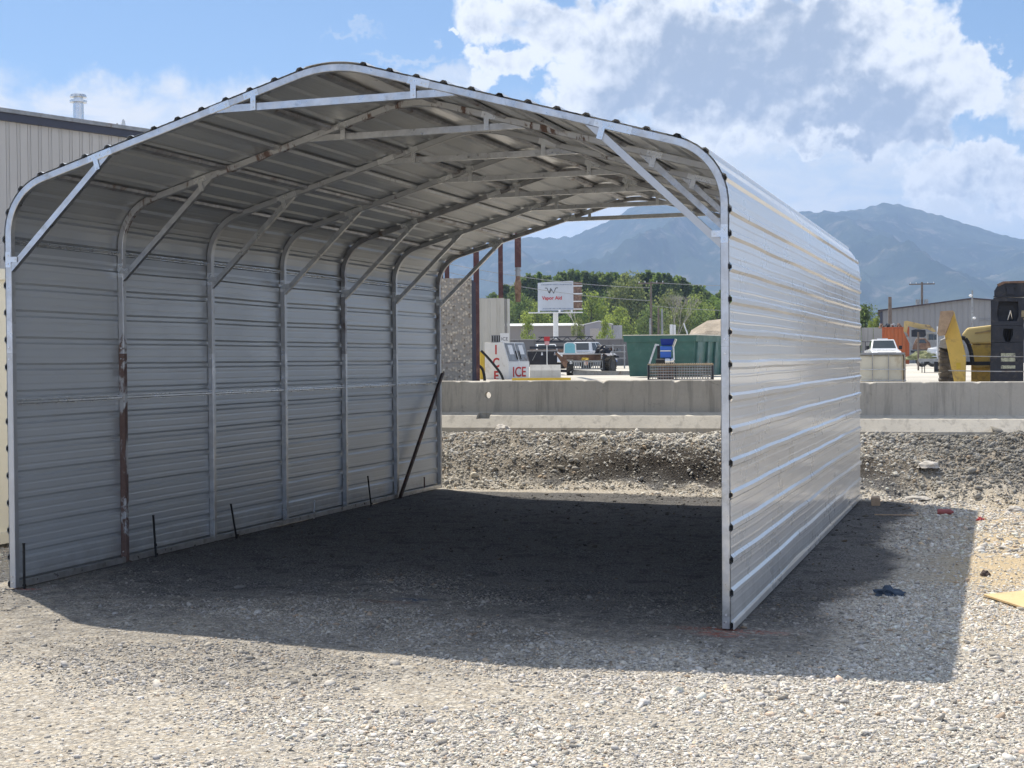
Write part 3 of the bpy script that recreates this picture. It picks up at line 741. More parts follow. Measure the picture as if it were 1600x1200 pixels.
# ================= small litter =================
def gp(x, y): u, v = loc_uv(x, y); return gz(u, v)
def gpos(x, y, dz=0): return (x, y, gp(x, y)+dz)
M['wood'] = mat('raw timber', (.42, .30, .20), .8, 0, .2, 14, .2); M['ply'] = mat('yellow plywood', (.60, .44, .23), .75, 0, .1, 5, .15, 60, dirt=(.35, .26, .14), dirt_amt=.2)
M['red_plastic'] = mat('faded red plastic', (.33, .085, .085), .5, 0, .15, 9, .1); M['blue_cloth'] = mat('dusty blue cloth', (.05, .075, .115), .9, 0, .3, 12, .3)
M['rock_dark'] = mat('dark brown clod', (.07, .05, .045), .95, 0, .3, 12, .5); M['rock_pale'] = mat('pale broken concrete', (.50, .47, .43), .95, 0, .2, 8, .5)
mb = MB(); mb.box((0, 0, .05), (.11, .26, .1), ('Z', .1)); tag(mb.build('timber_block', M['wood'], None, .004, loc=gpos(6.36, 8.85)), 'small brown timber block by the far right corner of the carport', 'wood block')
can = empty('red_canister', gpos(7.26, 7.72, .06), .15, 'faded red canister lying on its side in the shade', 'canister')
mb = MB(); mb.cyl((-.085, 0, -.025), (.06, 0, -.025), .034, .034, 16); mb.cyl((.06, 0, -.025), (.075, 0, -.025), .034, .02, 16); mb.cyl((-.09, 0, -.025), (-.085, 0, -.025), .03, .034, 16); mb.build('body', M['red_plastic'], can)
mb = MB(); mb.cyl((.075, 0, -.025), (.095, 0, -.025), .017, .017, 12); mb.build('cap', M['red_plastic'], can)
mb = MB(); mb.bar((-.25, 0, .02), (.25, .06, .022), .025, .012); tag(mb.build('wood_stick', M['wood'], None, loc=gpos(6.71, 7.5)), 'thin brown stick lying in the shade of the carport', 'stick')
def crumple(name, m_, r, loc, lab, cat, flat=.45, sd=1, nz=.5):
    bm = bmesh.new(); bmesh.ops.create_icosphere(bm, subdivisions=3, radius=1)
    for v in bm.verts:
        k_ = 1+nz*noise.noise(v.co*1.7+Vector((sd, 0, 0)))+nz*.5*noise.noise(v.co*4+Vector((sd, 3, 0)))
        v.co = Vector((v.co.x*r[0]*k_, v.co.y*r[1]*k_, max(-.1, v.co.z)*r[2]*k_*flat))
    me = bpy.data.meshes.new(name); bm.to_mesh(me); bm.free(); me.materials.append(m_)
    o = bpy.data.objects.new(name, me); C.objects.link(o); o.location = loc; return tag(o, lab, cat)
crumple('cloth_rag', M['blue_cloth'], (.11, .08, .10), gpos(7.04, 1.80, .0), 'crumpled dark blue rag on shaded gravel right of the carport', 'rag', .5, 1, .9)
crumple('red_scrap', mat('bright red plastic scrap', (.42, .06, .06), .5), (.035, .045, .04), gpos(7.66, 7.22, .01), 'small bright red scrap in the sun beside the shadow edge', 'litter', .7, 4, .9)
crumple('dark_clod', M['rock_dark'], (.04, .04, .045), gpos(7.76, 3.01, .01), 'single dark brown clod on sunlit pale gravel', 'stone', .9, 5, .4)
crumple('broken_concrete', M['rock_pale'], (.15, .10, .09), (lambda p: gpos(p.x, p.y, .03))(W(lat(1450, 19.2), 19.2)), 'largest pale concrete lump on the gravel bank right of the carport', 'rubble', .9, 6, .3)
crumple('pale_slab', M['rock_pale'], (.17, .07, .05), (lambda p: gpos(p.x, p.y, .0))(W(lat(1433, 18.5), 18.5)), 'flat white slab fragment at the foot of the gravel bank', 'rubble', .8, 7, .3)
crumple('pale_rock', M['rock_pale'], (.10, .08, .08), gpos(8.05, 8.4, .02), 'rounded pale rock where the shade ends at the foot of the bank', 'stone', .7, 8, .3)
crumple('pale_rock', M['rock_pale'], (.14, .13, .12), gpos(0.35, 11.4, .05), 'angular white rock low on the bank seen past the grey wall', 'stone', .9, 9, .4)
mb = MB(); mb.box((0, 0, .03), (1.05, .95, .014), ('Z', .52)); o = mb.build('plywood_sheet', M['ply'], None, loc=gpos(8.45, 1.72, .012)); o.rotation_euler = (R_(1.5), R_(-2.5), 0)
tag(o, 'yellow plywood sheet lying on sunlit gravel at the right edge', 'plywood')
# ================= yard beyond the barriers =================
YZ = 1.17
def yard(name, px, v, label, cat, group=None, rot=0.0, z=YZ):
    return empty(name, W(lat(px, v), v, z), VIEW+rot-math.atan((px-800)/FPX), label, cat, group)
def mm(p, v): return p*v/FPX
M['cream'] = mat('cream painted steel', (.78, .74, .62), .5, 0, .06, 2, .1, dirt=(.5, .44, .33), dirt_amt=.15)
M['maroon'] = mat('maroon primer steel', (.085, .032, .032), .6, .1, .25, 4, .15, dirt=(.17, .09, .07), dirt_amt=.35)
M['fascia'] = mat('dark blue grey fascia', (.045, .05, .075), .5, 0, .1, 3, .05)
M['white'] = mat('white enamel', (.74, .75, .76), .45, 0, .05, 3, .05, dirt=(.5, .48, .44), dirt_amt=.15)
M['white_rough'] = mat('white roof sheet', (.72, .72, .71), .6, 0, .06, .5, .05)
M['red'] = mat('red lettering', (.50, .03, .035), .5, 0, .05, 3, 0)
M['black_paint'] = mat('faded black steel', (.012, .014, .022), .5, .1, .3, 4, .1, dirt=(.06, .05, .045), dirt_amt=.3)
M['dark_glass'] = mat('dark tinted glass', (.05, .06, .065), .12, 0, .2, 4, 0)
M['pipe_white'] = M['white']
M['yellow'] = mat('yellow safety paint', (.62, .42, .04), .55, 0, .1, 4, .1, dirt=(.35, .25, .08), dirt_amt=.2)
M['machine_yellow'] = mat('sun faded machine yellow', (.60, .40, .085), .5, 0, .08, 3, .1, dirt=(.30, .20, .08), dirt_amt=.3)
M['pale_yellow'] = mat('chalky pale yellow paint', (.66, .50, .20), .55, 0, .08, 3, .1, dirt=(.5, .38, .2), dirt_amt=.2)
M['machine_black'] = mat('oily black machine paint', (.014, .016, .024), .38, .1, .3, 6, .15, dirt=(.055, .045, .04), dirt_amt=.35, dscale=5)
M['green'] = mat('dark green dumpster paint', (.035, .115, .095), .5, 0, .15, 2, .1, dirt=(.06, .14, .12), dirt_amt=.4, dscale=3)
M['green2'] = mat('scuffed pale green paint', (.075, .16, .15), .55, 0, .2, 3, .1, dirt=(.2, .17, .14), dirt_amt=.35, dscale=4)
M['blue'] = mat('bright blue paint', (.03, .12, .50), .4, 0, .1, 4, .05)
M['blue_deep'] = mat('deep blue paint', (.008, .03, .24), .5, 0, .1, 4, .05)
M['teal'] = mat('teal plastic', (.16, .42, .50), .5, 0, .1, 3, .05)
M['orange'] = ribbed('orange container steel', (.50, .13, .035), .28, 0, .6, .04, dirt=(.30, .12, .06))
M['grey_steel'] = mat('grey steel', (.30, .31, .32), .5, .4, .2, 5, .1, dirt=(.2, .15, .12), dirt_amt=.3)
M['rusty_steel'] = mat('brown rusty steel', (.17, .10, .07), .85, 0, .4, 4, .3, dirt=(.30, .20, .13), dirt_amt=.5, dscale=3)
M['pole_wood'] = mat('weathered pole timber', (.16, .13, .11), .9, 0, .2, 3, .2)
M['tank'] = mat('yellowed white plastic tank', (.66, .62, .50), .45, 0, .06, 3, .05, dirt=(.52, .45, .32), dirt_amt=.4, dscale=2)
M['cream_ribbed'] = ribbed('cream corrugated container side', (.80, .76, .64), .28, 1, .5, .03)
# ---- cream container beyond the carport ----
ct = empty('storage_container', (-2.95, 6.2, 0), 0, 'cream storage container standing behind the left side of the carport', 'container')
mb = MB(); mb.b2((-1.15, -6.1, .14), (1.15, 6.1, 2.80)); mb.build('body', M['cream_ribbed'], ct)
mb = MB()
for x in (-1.17, 1.17):
    for z in (.10, 2.80): mb.b2((x-.05, -6.12, z-.05), (x+.05, 6.12, z+.06))
    for y in (-6.1, 6.1): mb.b2((x-.055, y-.06, .15), (x+.055, y+.06, 2.75))
mb.build('frame', M['cream'], ct)
# ---- big workshop on the left ----
bx = ribbed('beige box rib wall sheet', (.51, .49, .465), .30, 0, .6, .035)
def uvline(u_at, v_at, dirn, s): return (u_at+dirn[0]*s, v_at+dirn[1]*s)
L0 = lat(0, 35); fd = Vector((.8316, 1)).normalized()
ang = math.atan2(fd.y, fd.x)                 # facade heading in the view frame
shop = empty('workshop_building', W(L0, 35, .2), VIEW+ang, 'large beige ribbed metal building rising behind the left of the carport', 'building')
Ht = zat(170, 0, 35)-.2
a0, a1 = -20, 13.0
mb = MB(); mb.b2((a0, 0, -.2), (a1, 14, Ht-.28)); mb.build('wall', bx, shop)
mb = MB(); mb.b2((a0-.1, -.10, Ht-.30), (a1+.1, .25, Ht-.10)); mb.build('fascia', M['fascia'], shop)
mb = MB(); mb.b2((a0-.15, -.16, Ht-.10), (a1+.15, 14.1, Ht)); rf = mb.build('roof', M['grey_steel'], shop)
mb = MB(); s_, t_ = 4.3, 3.0; r_ = .15; hb = Ht; 
cxl = s_; ztop = zat(142, 160, 39.5)-.2
mb.cyl((cxl, t_, hb-.1), (cxl, t_, ztop-.25), r_, r_, 18); mb.build('flue_pipe', M['galv_new'], rf)
mb = MB(); mb.cyl((cxl, t_, ztop-.22), (cxl, t_, ztop-.16), .24, .24, 18); mb.cyl((cxl, t_, ztop-.07), (cxl, t_, ztop), .24, .22, 18); mb.cyl((cxl, t_, ztop-.3), (cxl, t_, ztop-.02), .13, .13, 14); mb.build('flue_cap', M['galv_new'], rf)
sd = empty('satellite_dish', shop.location+Vector((0, 0, Ht)), VIEW+ang, 'small white dish on a mast at the roof edge of the beige building', 'dish')
mb = MB(); mb.cyl((5.25, 2.5, 0), (5.25, 2.5, .55), .02, .02, 6); mb.build('mast', M['grey_steel'], sd)
mb = MB(); mb.cyl((5.33, 2.42, .52), (5.37, 2.36, .52), .03, .15, 14); mb.build('reflector', M['white'], sd)
rv = empty('roof_vent', shop.location+Vector((0, 0, Ht)), VIEW+ang, 'low grey vent box on the roof below the small dish', 'vent')
mb = MB(); mb.b2((4.7, 2.1, 0), (5.5, 3.2, .20)); mb.build('housing', M['grey_steel'], rv); mb = MB(); mb.b2((4.65, 2.05, .20), (5.55, 3.25, .25)); mb.build('lid', M['grey_steel'], rv)
# ---- aggregate wall, white wall, gantry ----
v = 34; aw = yard('aggregate_wall', 738, v, 'brown pebble aggregate wall end beyond the grey carport wall', 'wall')
ht = zat(435, 710, v)-YZ; zj = zat(567, 710, v)-YZ
mb = MB(); mb.b2((-3.6, 0, 0), (0, .35, zj-.008)); mb.build('lower_panel', M['aggregate'], aw)
mb = MB(); mb.b2((-3.6, 0, zj+.008), (0, .35, ht)); mb.build('upper_panel', M['aggregate'], aw)
mb = MB(); mb.b2((.0, .02, 0), (.06, .4, ht-.05)); mb.b2((.065, .05, 0), (.10, .4, ht-.1)); mb.build('edge_trim', M['fascia'], aw)
v = 56; ww = yard('panel_wall', 752, v, 'pale ribbed concrete panel wall behind the ice freezer', 'wall')
ht = zat(466, 775, v)-YZ
pan = ribbed('pale vertical board panel', (.55, .53, .48), .34, 0, .8, .02, dirt=(.4, .38, .33))
mb = MB(); mb.b2((-.6, 0, 0), (mm(37, v), .3, ht)); mb.build('main_panel', pan, ww)
mb = MB(); mb.b2((mm(37, v)+.01, .05, 0), (mm(41, v), .3, ht-.03)); mb.build('joint', M['concrete_far'], ww)
mb = MB(); mb.b2((mm(41, v)+.01, 0, 0), (mm(45.5, v), .3, ht-.03)); mb.build('end_panel', M['concrete_pale'], ww)
v = 46.5; gt = yard('loading_gantry', 745.5, v, 'dark maroon steel gantry with columns and hanging filling pipe behind the carport', 'gantry')
def ibeam(mb, p0, p1, w_=.19, t=.02):
    p0, p1 = Vector(p0), Vector(p1); d = (p1-p0); vert = abs(d.z) > .5*d.length
    if vert:
        for s in (-1, 1): mb.b2((p0.x-w_/2, p0.y+s*w_/2-t/2, p0.z), (p0.x+w_/2, p0.y+s*w_/2+t/2, p1.z))
        mb.b2((p0.x-t/2, p0.y-w_/2+t/2, p0.z), (p0.x+t/2, p0.y+w_/2-t/2, p1.z))
    else:
        for s in (-1, 1): mb.bar(p0+Vector((0, 0, s*w_/2)), p1+Vector((0, 0, s*w_/2)), w_, t)
        mb.bar(p0, p1, t, w_-t)
TZ = 7.3
bu = mm(41.5, 50)
for (x, y) in ((0, 0), (1.0, 11.0), (-1.2, .2), (-1.2, 11.0)):
    mb = MB(); ibeam(mb, (x, y, 0), (x, y, TZ)); mb.build('column', M['maroon'], gt)
mb = MB(); ibeam(mb, (-1.4, 0, TZ+.1), (2.0, 0, TZ+.1)); mb.build('beam', M['maroon'], gt)
mb = MB(); ibeam(mb, (-1.4, 10.9, TZ+.1), (2.0, 10.9, TZ+.1)); mb.build('beam', M['maroon'], gt)
mb = MB(); ibeam(mb, (1.45, -.2, TZ+.3), (1.45, 11.1, TZ+.3)); mb.build('beam', M['maroon'], gt)
px_ = mm(811, v)-mm(745.5, v)
def zl(py): return zat(py, 811, v+.5)-YZ
mb = MB(); mb.b2((px_-.10, .3, zl(418)), (px_+.11, .52, TZ+.2)); mb.build('chute', M['maroon'], gt)
mb = MB(); mb.cyl((px_, .41, zl(432)), (px_, .41, zl(414)), .085, .085, 12); mb.cyl((px_, .41, zl(424)), (px_, .41, zl(422)), .115, .115, 12); mb.cyl((px_, .41, zl(432)), (px_, .41, zl(429)), .1, .1, 12); mb.build('coupling', M['grey_steel'], gt)
mb = MB(); mb.cyl((px_, .41, zl(445)), (px_, .41, zl(432)), .12, .07, 12, False); mb.cyl((px_, .41, zl(472)), (px_, .41, zl(445)), .085, .12, 12); mb.build('sock', M['rusty_steel'], gt)
# ---- ice freezer ----
v = 50; th = R_(36); ice = yard('ice_freezer', 795, v, 'white slant front ice freezer with red letters beside the pale panel wall', 'freezer', None, 0)
zt = zat(535, 780, v)-YZ; zk = zat(566, 800, v)-YZ
a = Vector((math.cos(th), -math.sin(th))); b = Vector((math.sin(th), math.cos(th)))
sL = mm(38, v)/math.cos(th); wL = mm(33, v)/math.sin(th)
ice.rotation_euler.z = VIEW-th                # local x = towards the front, local y = along the width
prof = [(-sL, 0), (0, 0), (0, zk), (-.24, zt), (-sL, zt)]
mb = MB(); mb.prism(prof, 0, wL, 'y'); mb.build('body', M['white'], ice, .01)
sln = math.hypot(.24, zt-zk); sa = math.atan2(zt-zk, -.24)
for k_ in (0, 1):
    y0_ = .05+k_*wL/2; y1_ = y0_+wL/2-.09; mb = MB()
    n_ = Vector((zt-zk, 0, .24)).normalized(); p0 = Vector((0, 0, zk)); dd = Vector((-.24, 0, zt-zk))
    q = [p0+dd*t+n_*.012 for t in (.05, .95)]; q2 = [p+n_*.02 for p in q]
    vs = [(p.x, y, p.z) for p in q+q2 for y in (y0_, y1_)]
    mb.add(vs, [(0, 1, 3, 2), (4, 6, 7, 5), (0, 4, 5, 1), (2, 3, 7, 6), (0, 2, 6, 4), (1, 5, 7, 3)])
    d_ = mb.build('door', M['grey_steel'], ice)
    mb = MB(); q = [p0+dd*t+n_*.034 for t in (.38, .85)]; q2 = [p+n_*.004 for p in q]; ym = (y0_+y1_)/2
    vs = [(p.x, y, p.z) for p in q+q2 for y in (ym-.16, ym+.1)]
    mb.add(vs, [(0, 1, 3, 2), (4, 6, 7, 5), (0, 4, 5, 1), (2, 3, 7, 6), (0, 2, 6, 4), (1, 5, 7, 3)]); mb.build('notice', M['white'], d_)
    mb = MB(); h0 = p0+dd*.12+n_*.05; h1 = p0+dd*.55+n_*.05; yh = y1_-.06 if k_ == 0 else y0_+.06
    mb.cyl((h0.x, yh, h0.z), (h1.x, yh, h1.z), .018, .018, 6); mb.build('handle', M['black'], d_)
for i, ch in enumerate('ICE'):
    zc_ = zat(547+20.5*i, 772, v)-YZ
    text_mesh('lettering', ch, .46, M['red'], ice, (-sL*.52, -.004, zc_), (math.pi/2, 0, 0), .003, .95, .012)
text_mesh('lettering', 'ICE', .50, M['red'], ice, (.004, wL*.5, zat(582, 812, v)-YZ), (math.pi/2, 0, math.pi/2), .003, 1.15, .008)
def small(name, label, cat, parts, px, v, z, rot=0, group=None):
    r = yard(name, px, v, label, cat, group, rot, z)
    for nm, m_, fn in parts: mb = MB(); fn(mb); mb.build(nm, m_, r)
    return r
zt_ = YZ+zt
small('louvre_box', 'grey louvred box on top of the white ice freezer', 'box', [('housing', M['grey_steel'], lambda m: m.b2((0, -.1, 0), (mm(15, v), .25, .27)))]+[('louvre', M['black'], (lambda i: lambda m: m.b2((.03+i*.085, -.112, .03), (.07+i*.085, -.102, .25)))(i)) for i in range(4)], 768, v+.5, zt_)
sg = small('ice_sign', 'small white sign with ice lettering standing on the freezer', 'sign', [('board', M['white'], lambda m: m.b2((0, 0, 0), (mm(14, v), .04, .32)))], 782, v+.2, zt_+.01)
text_mesh('lettering', 'ICE', .17, M['fascia'], sg, (mm(7, v), -.004, .11), (math.pi/2, 0, 0), .002)
small('yellow_bollard', 'yellow steel bollard left of the ice freezer', 'bollard', [('post', M['yellow'], lambda m: m.cyl((0, 0, 0), (0, 0, zat(549, 754, 50)-YZ), .09, .09, 14))], 754, 50, YZ)
def hose(name, pts, r, label, m_='black', n=10):
    P = [Vector(p) for p in pts]; out = []
    for i in range(len(P)-1):
        p0, p1, p2, p3 = P[max(i-1, 0)], P[i], P[i+1], P[min(i+2, len(P)-1)]
        for k_ in range(n):
            t = k_/n; out.append(.5*((2*p1)+(p2-p0)*t+(2*p0-5*p1+4*p2-p3)*t*t+(3*p1-p0-3*p2+p3)*t**3))
    out.append(P[-1]); mb = MB(); mb.tube(out, r, 7); o = mb.build(name, M[m_], None); return tag(o, label, 'hose')
def wp(px, py, v): return W(lat(px, v), v, zat(py, px, v))
hose('black_hose', [wp(752, 548, 49), wp(760, 556, 49), wp(772, 570, 49), wp(783, 585, 49), wp(788, 600, 49)], .045, 'thick black hose slanting down across the freezer side')
hose('black_hose', [wp(811, 558, 51), wp(808, 552, 50.9), wp(806, 560, 50.9), wp(811, 575, 50.8), wp(813, 600, 50.8)], .03, 'thin looped black hose hanging on the freezer front')
hose('black_hose', [wp(747, 570, 47), wp(754, 577, 47), wp(757, 590, 47), wp(757, 600, 47)], .05, 'short curved black hose beside the yellow bollard')
# ---- pale concrete block, yellow kerb, steel channel ----
v = 50; mb = MB(); z1 = zat(572, 850, v)-YZ+.35
small('concrete_block', 'long pale concrete block lying behind the barrier right of the freezer', 'concrete block', [('body', M['concrete_pale'], lambda m: m.prism([(-.30, -.1), (.30, -.1), (.30, .26), (.14, .62-.16), (-.14, .46), (-.30, .26)], 0, mm(48, v), 'x'))], 828, v, YZ+.05)
v = 40; small('yellow_kerb', 'low yellow painted kerb rail just behind the barrier', 'kerb', [('rail', M['yellow'], lambda m: m.b2((0, 0, -.3), (mm(92, v), .16, zat(590.5, 845, v)-YZ)))], 800, v, YZ, R_(0))
v = 54; small('steel_channel', 'long grey steel channel lying on the ground before the dumpster', 'steel channel', [('web', M['grey_steel'], lambda m: m.b2((0, 0, 0), (3.9, .012, .16))), ('flange', M['grey_steel'], lambda m: m.b2((0, -.12, .161), (3.9, .012, .172)))], 895, 60, YZ+.02, R_(-42))
# ---- parking sign ----
v = 57; ps = small('parking_sign', 'small red and white sign on a thin white pole before the black truck bed', 'sign', [('pole', M['white'], lambda m: m.cyl((0, 0, 0), (0, 0, zat(527, 855, v)-YZ), .02, .02, 8)), ('red_plate', M['red'], lambda m: m.b2((-.12, -.03, zat(533, 855, v)-YZ), (.12, -.022, zat(526, 855, v)-YZ))), ('plate', mat('sun bleached sign plate', (.62, .35, .36), .5), lambda m: m.b2((-.095, -.03, zat(539, 855, v)-YZ), (.095, -.022, zat(533.3, 855, v)-YZ)))], 855, v, YZ)
# ---- pickups ----
def wheel(parent, x, y, r=.40, w_=.26, tyre='tyre', spikes=0):
    t = MB(); sgn = -1 if y < 0 else 1
    t.cyl((x, y-w_/2*sgn, r), (x, y+w_/2*sgn, r), r, r, 22); t.cyl((x, y+w_/2*sgn, r), (x, y+(w_/2+.02)*sgn, r), r*.93, r*.75, 22)
    to = t.build('wheel', M[tyre], parent)
    h = MB(); h.cyl((x, y+(w_/2+.021)*sgn, r), (x, y+(w_/2+.035)*sgn, r), r*.6, r*.5, 16); h.build('rim', M['chrome'] if tyre == 'tyre' else M['white'], to)
def pickup(px, v, rot, label, rearbed=True, grp='pickup trucks parked in the yard', paint='white_paint', dark_grille=True):
    """local +x is the nose"""
    r = yard('pickup_truck', px, v, label, 'pickup truck', None, rot)
    wd_ = 1.96; L = 5.7
    body = [(-2.85, .55), (-2.85, 1.12), (-.75, 1.14), (-.72, 1.16), (1.35, 1.18), (2.55, 1.06), (2.78, .95), (2.85, .60), (2.80, .45), (-2.8, .45)]
    mb = MB(); mb.prism(body, -wd_/2, wd_/2, 'y'); bo = mb.build('body', M[paint], r, .04)
    mb = MB(); z0, z1 = 1.17, 1.88                      # greenhouse
    base = [(-.80, -.93), (1.30, -.93), (1.30, .93), (-.80, .93)]; top = [(-.60, -.74), (.55, -.74), (.55, .74), (-.60, .74)]
    mb.add([(x, y, z0) for x, y in base]+[(x, y, z1) for x, y in top], [(3, 2, 1, 0), (4, 5, 6, 7), (0, 1, 5, 4), (1, 2, 6, 5), (2, 3, 7, 6), (3, 0, 4, 7)])
    cab = mb.build('cab', M[paint], r, .05)
    def pane(nm, q, o):                                 # glass lies on the greenhouse faces, a few mm proud
        c = sum((Vector(p) for p in q), Vector())/len(q); n_ = (Vector(q[1])-Vector(q[0])).cross(Vector(q[3])-Vector(q[0])).normalized()*o
        m2 = MB(); vs = [tuple(Vector(p)+n_) for p in q]+[tuple(Vector(p)-n_*.5) for p in q]
        m2.add(vs, [(0, 1, 2, 3), (7, 6, 5, 4), (0, 4, 5, 1), (1, 5, 6, 2), (2, 6, 7, 3), (3, 7, 4, 0)]); m2.build(nm, M['glass'], cab)
    def L3(b, t, f): return tuple(b[i]+(t[i]-b[i])*f for i in range(3))
    B = [(x, y, z0) for x, y in base]; T = [(x, y, z1) for x, y in top]
    def face(i, j, s0, s1, f0=.14, f1=.90):
        lo0, lo1 = L3(B[i], B[j], s0), L3(B[i], B[j], s1); hi0, hi1 = L3(T[i], T[j], s0), L3(T[i], T[j], s1)
        return [L3(lo0, hi0, f0), L3(lo1, hi1, f0), L3(lo1, hi1, f1), L3(lo0, hi0, f1)]
    pane('windscreen', face(1, 2, .06, .94), .008); pane('rear_window', face(3, 0, .12, .88, .2), .008)
    pane('side_window', face(0, 1, .08, .46), .008); pane('side_window', face(0, 1, .52, .90), .008)
    pane('side_window', face(2, 3, .10, .48), .008); pane('side_window', face(2, 3, .54, .92), .008)
    mb = MB(); mb.b2((-2.70, -.80, 1.10), (-.86, .80, 1.146)); mb.build('bed_liner', M['black'], r)
    mb = MB(); mb.b2((2.80, -.62, .70), (2.868, .62, .98)); g_ = mb.build('grille', M['black'], r)
    mb = MB()
    for z in (.78, .86): mb.b2((2.869, -.6, z), (2.88, .6, z+.025))
    mb.build('grille_bar', M['chrome'], g_)
    mb = MB(); mb.b2((2.78, -.96, .45), (2.92, .96, .66)); mb.build('front_bumper', M['chrome'] if not dark_grille else M['grey_steel'], r, .02)
    for s in (-1, 1):
        mb = MB(); mb.b2((2.70, s*.64, .76), (2.866, s*.95, .97)); mb.build('headlight', M['chrome'], r)
        mb = MB(); mb.b2((-2.868, s*.82, .80), (-2.845, s*.97, 1.08)); mb.build('tail_light', M['red'], r)
        mb = MB(); mb.box((1.05, s*1.10, 1.32), (.12, .22, .24)); mb.build('mirror', M['black'], r)
        mb = MB(); 
        for xx in (1.85, -1.75): mb.cyl((xx, s*.975, .46), (xx, s*.984, .46), .47, .47, 20)
        mb.build('wheel_arch', M['black'], r)
        for xx in (1.85, -1.75): wheel(r, xx, s*.86)
    mb = MB(); mb.b2((-2.95, -.92, .48), (-2.87, .92, .66)); mb.build('rear_bumper', M['chrome'], r)
    return r
pickup(853, 112, R_(-84), 'white pickup with sky reflecting windscreen behind the black truck bed')
pickup(916, 100, R_(60), 'white crew cab pickup seen from its rear corner behind the rusty trailer')
pt = pickup(1379, 98, R_(-84), 'white pickup facing the camera in front of the orange container')
mb = MB(); mb.b2((-.05, -.35, 1.885), (.12, .35, 1.96)); mb.build('roof_beacon', M['white'], pt)
# teal portable cabin
v = 78; small('teal_tarp_cover', 'teal covered hood with a white frame beside the crew cab pickup', 'cover', [
    ('shell', M['white'], lambda m: m.prism([(-.45, 0), (.45, 0), (.42, .95), (.25, 1.18), (-.2, 1.2), (-.42, 1.0)], 0, .5, 'y')),
    ('panel', M['teal'], lambda m: m.prism([(-.38, .02), (.36, .02), (.34, .9), (.2, 1.08), (-.16, 1.1), (-.35, .95)], -.02, -.003, 'y'))], 891, v, zat(552, 891, v)).scale = (.8, 1, .52)
# ---- black truck bed and rusty trailer ----
v = 61; tb = yard('black_dump_box', 825, v, 'black steel truck bed standing left of the rusty trailer', 'truck bed')
zb = zat(549, 850, v)-YZ; wd_ = mm(46, v)
mb = MB(); mb.b2((0, 0, .45), (wd_, .06, zb)); mb.build('tailgate', M['black_paint'], tb)
mb = MB(); mb.b2((0, .065, .45), (.06, 3.0, zb-.02)); mb.build('side', M['black_paint'], tb); mb = MB(); mb.b2((wd_-.06, .065, .45), (wd_, 3.0, zb-.02)); mb.build('side', M['black_paint'], tb)
mb = MB(); mb.b2((0, .1, .38), (wd_, 3.0, .449)); mb.build('floor', M['black_paint'], tb)
mb = MB(); mb.b2((-.03, -.05, zb), (wd_+.03, .09, zb+.05)); mb.build('top_rail', M['grey_steel'], tb)
for x in (.62, 1.18):
    mb = MB(); mb.prism([(x-.05, zb-.17), (x+.05, zb-.17), (x+.01, zb-.02), (x-.01, zb-.02)], -.04, -.002, 'y'); mb.build('hook', M['chrome'], tb)
mb = MB(); mb.bar((.20, -.03, .65), (.38, -.03, 1.0), .02, .02); mb.build('lever', M['grey_steel'], tb)
for x in (.25, wd_-.25): 
    mb = MB(); mb.cyl((x-.14, 1.6, .40), (x+.14, 1.6, .40), .40, .40, 20); mb.build('wheel', M['tyre'], tb)
v = 60; tr = yard('rusty_trailer', 868, v, 'rusty slatted trailer with sloped side and a white wheel hub', 'trailer', None, R_(3))
L = mm(75, v); zt2 = zat(552, 910, v)-YZ; zm = zat(564, 910, v)-YZ; zlo = zat(576, 910, v)-YZ
mb = MB(); mb.prism([(.0, zt2), (.06, zt2+.05), (.55, zm-.02), (.52, .12+.25), (.42, .30)], -.03, .03, 'y'); mb.build('sloped_plate', M['rusty_steel'], tr)
mb = MB(); mb.b2((.38, 1.2, zm), (L, 1.26, zt2-.05)); mb.build('far_side', M['rusty_steel'], tr)
mb = MB(); mb.b2((.26, -.1, zt2-.04), (L, 1.27, zt2)) if False else mb.b2((.26, 1.18, zt2-.05), (L, 1.30, zt2+.01)); mb.build('top_rail', M['white'], tr)
mb = MB(); mb.b2((.45, .0, zm-.03), (L, 1.15, zm+.02)); mb.build('deck', M['grey_steel'], tr)
mb = MB()
n_ = 15
for i in range(n_): x = .62+(L-.66)*i/(n_-1); mb.b2((x-.022, -.05, zlo+.02), (x+.022, -.01, zm-.035))
mb.b2((.58, -.06, zlo-.04), (L, -.0, zlo+.018)); mb.build('slat_side', M['grey_steel'], tr)
mb = MB(); mb.b2((L-.02, -.08, zlo-.25), (L+.06, .0, zt2-.02)); mb.build('post', M['black_paint'], tr)
wl = MB(); wl.cyl((.50, .25, .34), (.78, .25, .34), .34, .34, 22); wo = wl.build('wheel', M['tyre'], tr)
mb = MB(); mb.cyl((.50, -.02, .34), (.50, -.02, .34+.001), .01, .01); 
mb = MB(); mb.ball((.66, -.02, .36), (.07, .04, .26), 14, 8); mb.build('hub', M['white'], wo)
mb = MB(); mb.bar((.2, .05, .2), (L-.1, .05, .12), .1, .12); mb.build('drawbar', M['black_paint'], tr)
# yellow clutter in trailer
crumple('yellow_scrap', M['yellow'], (.18, .1, .12), wp(914, 563, 60.6), 'small yellow scrap lying on the deck of the rusty trailer', 'litter', .8, 3, .8)
crumple('black_bundle', M['black_paint'], (.32, .3, .35), wp(942, 551, 60.8), 'black bundle heaped on the end of the rusty trailer', 'bundle', .9, 8, .5)
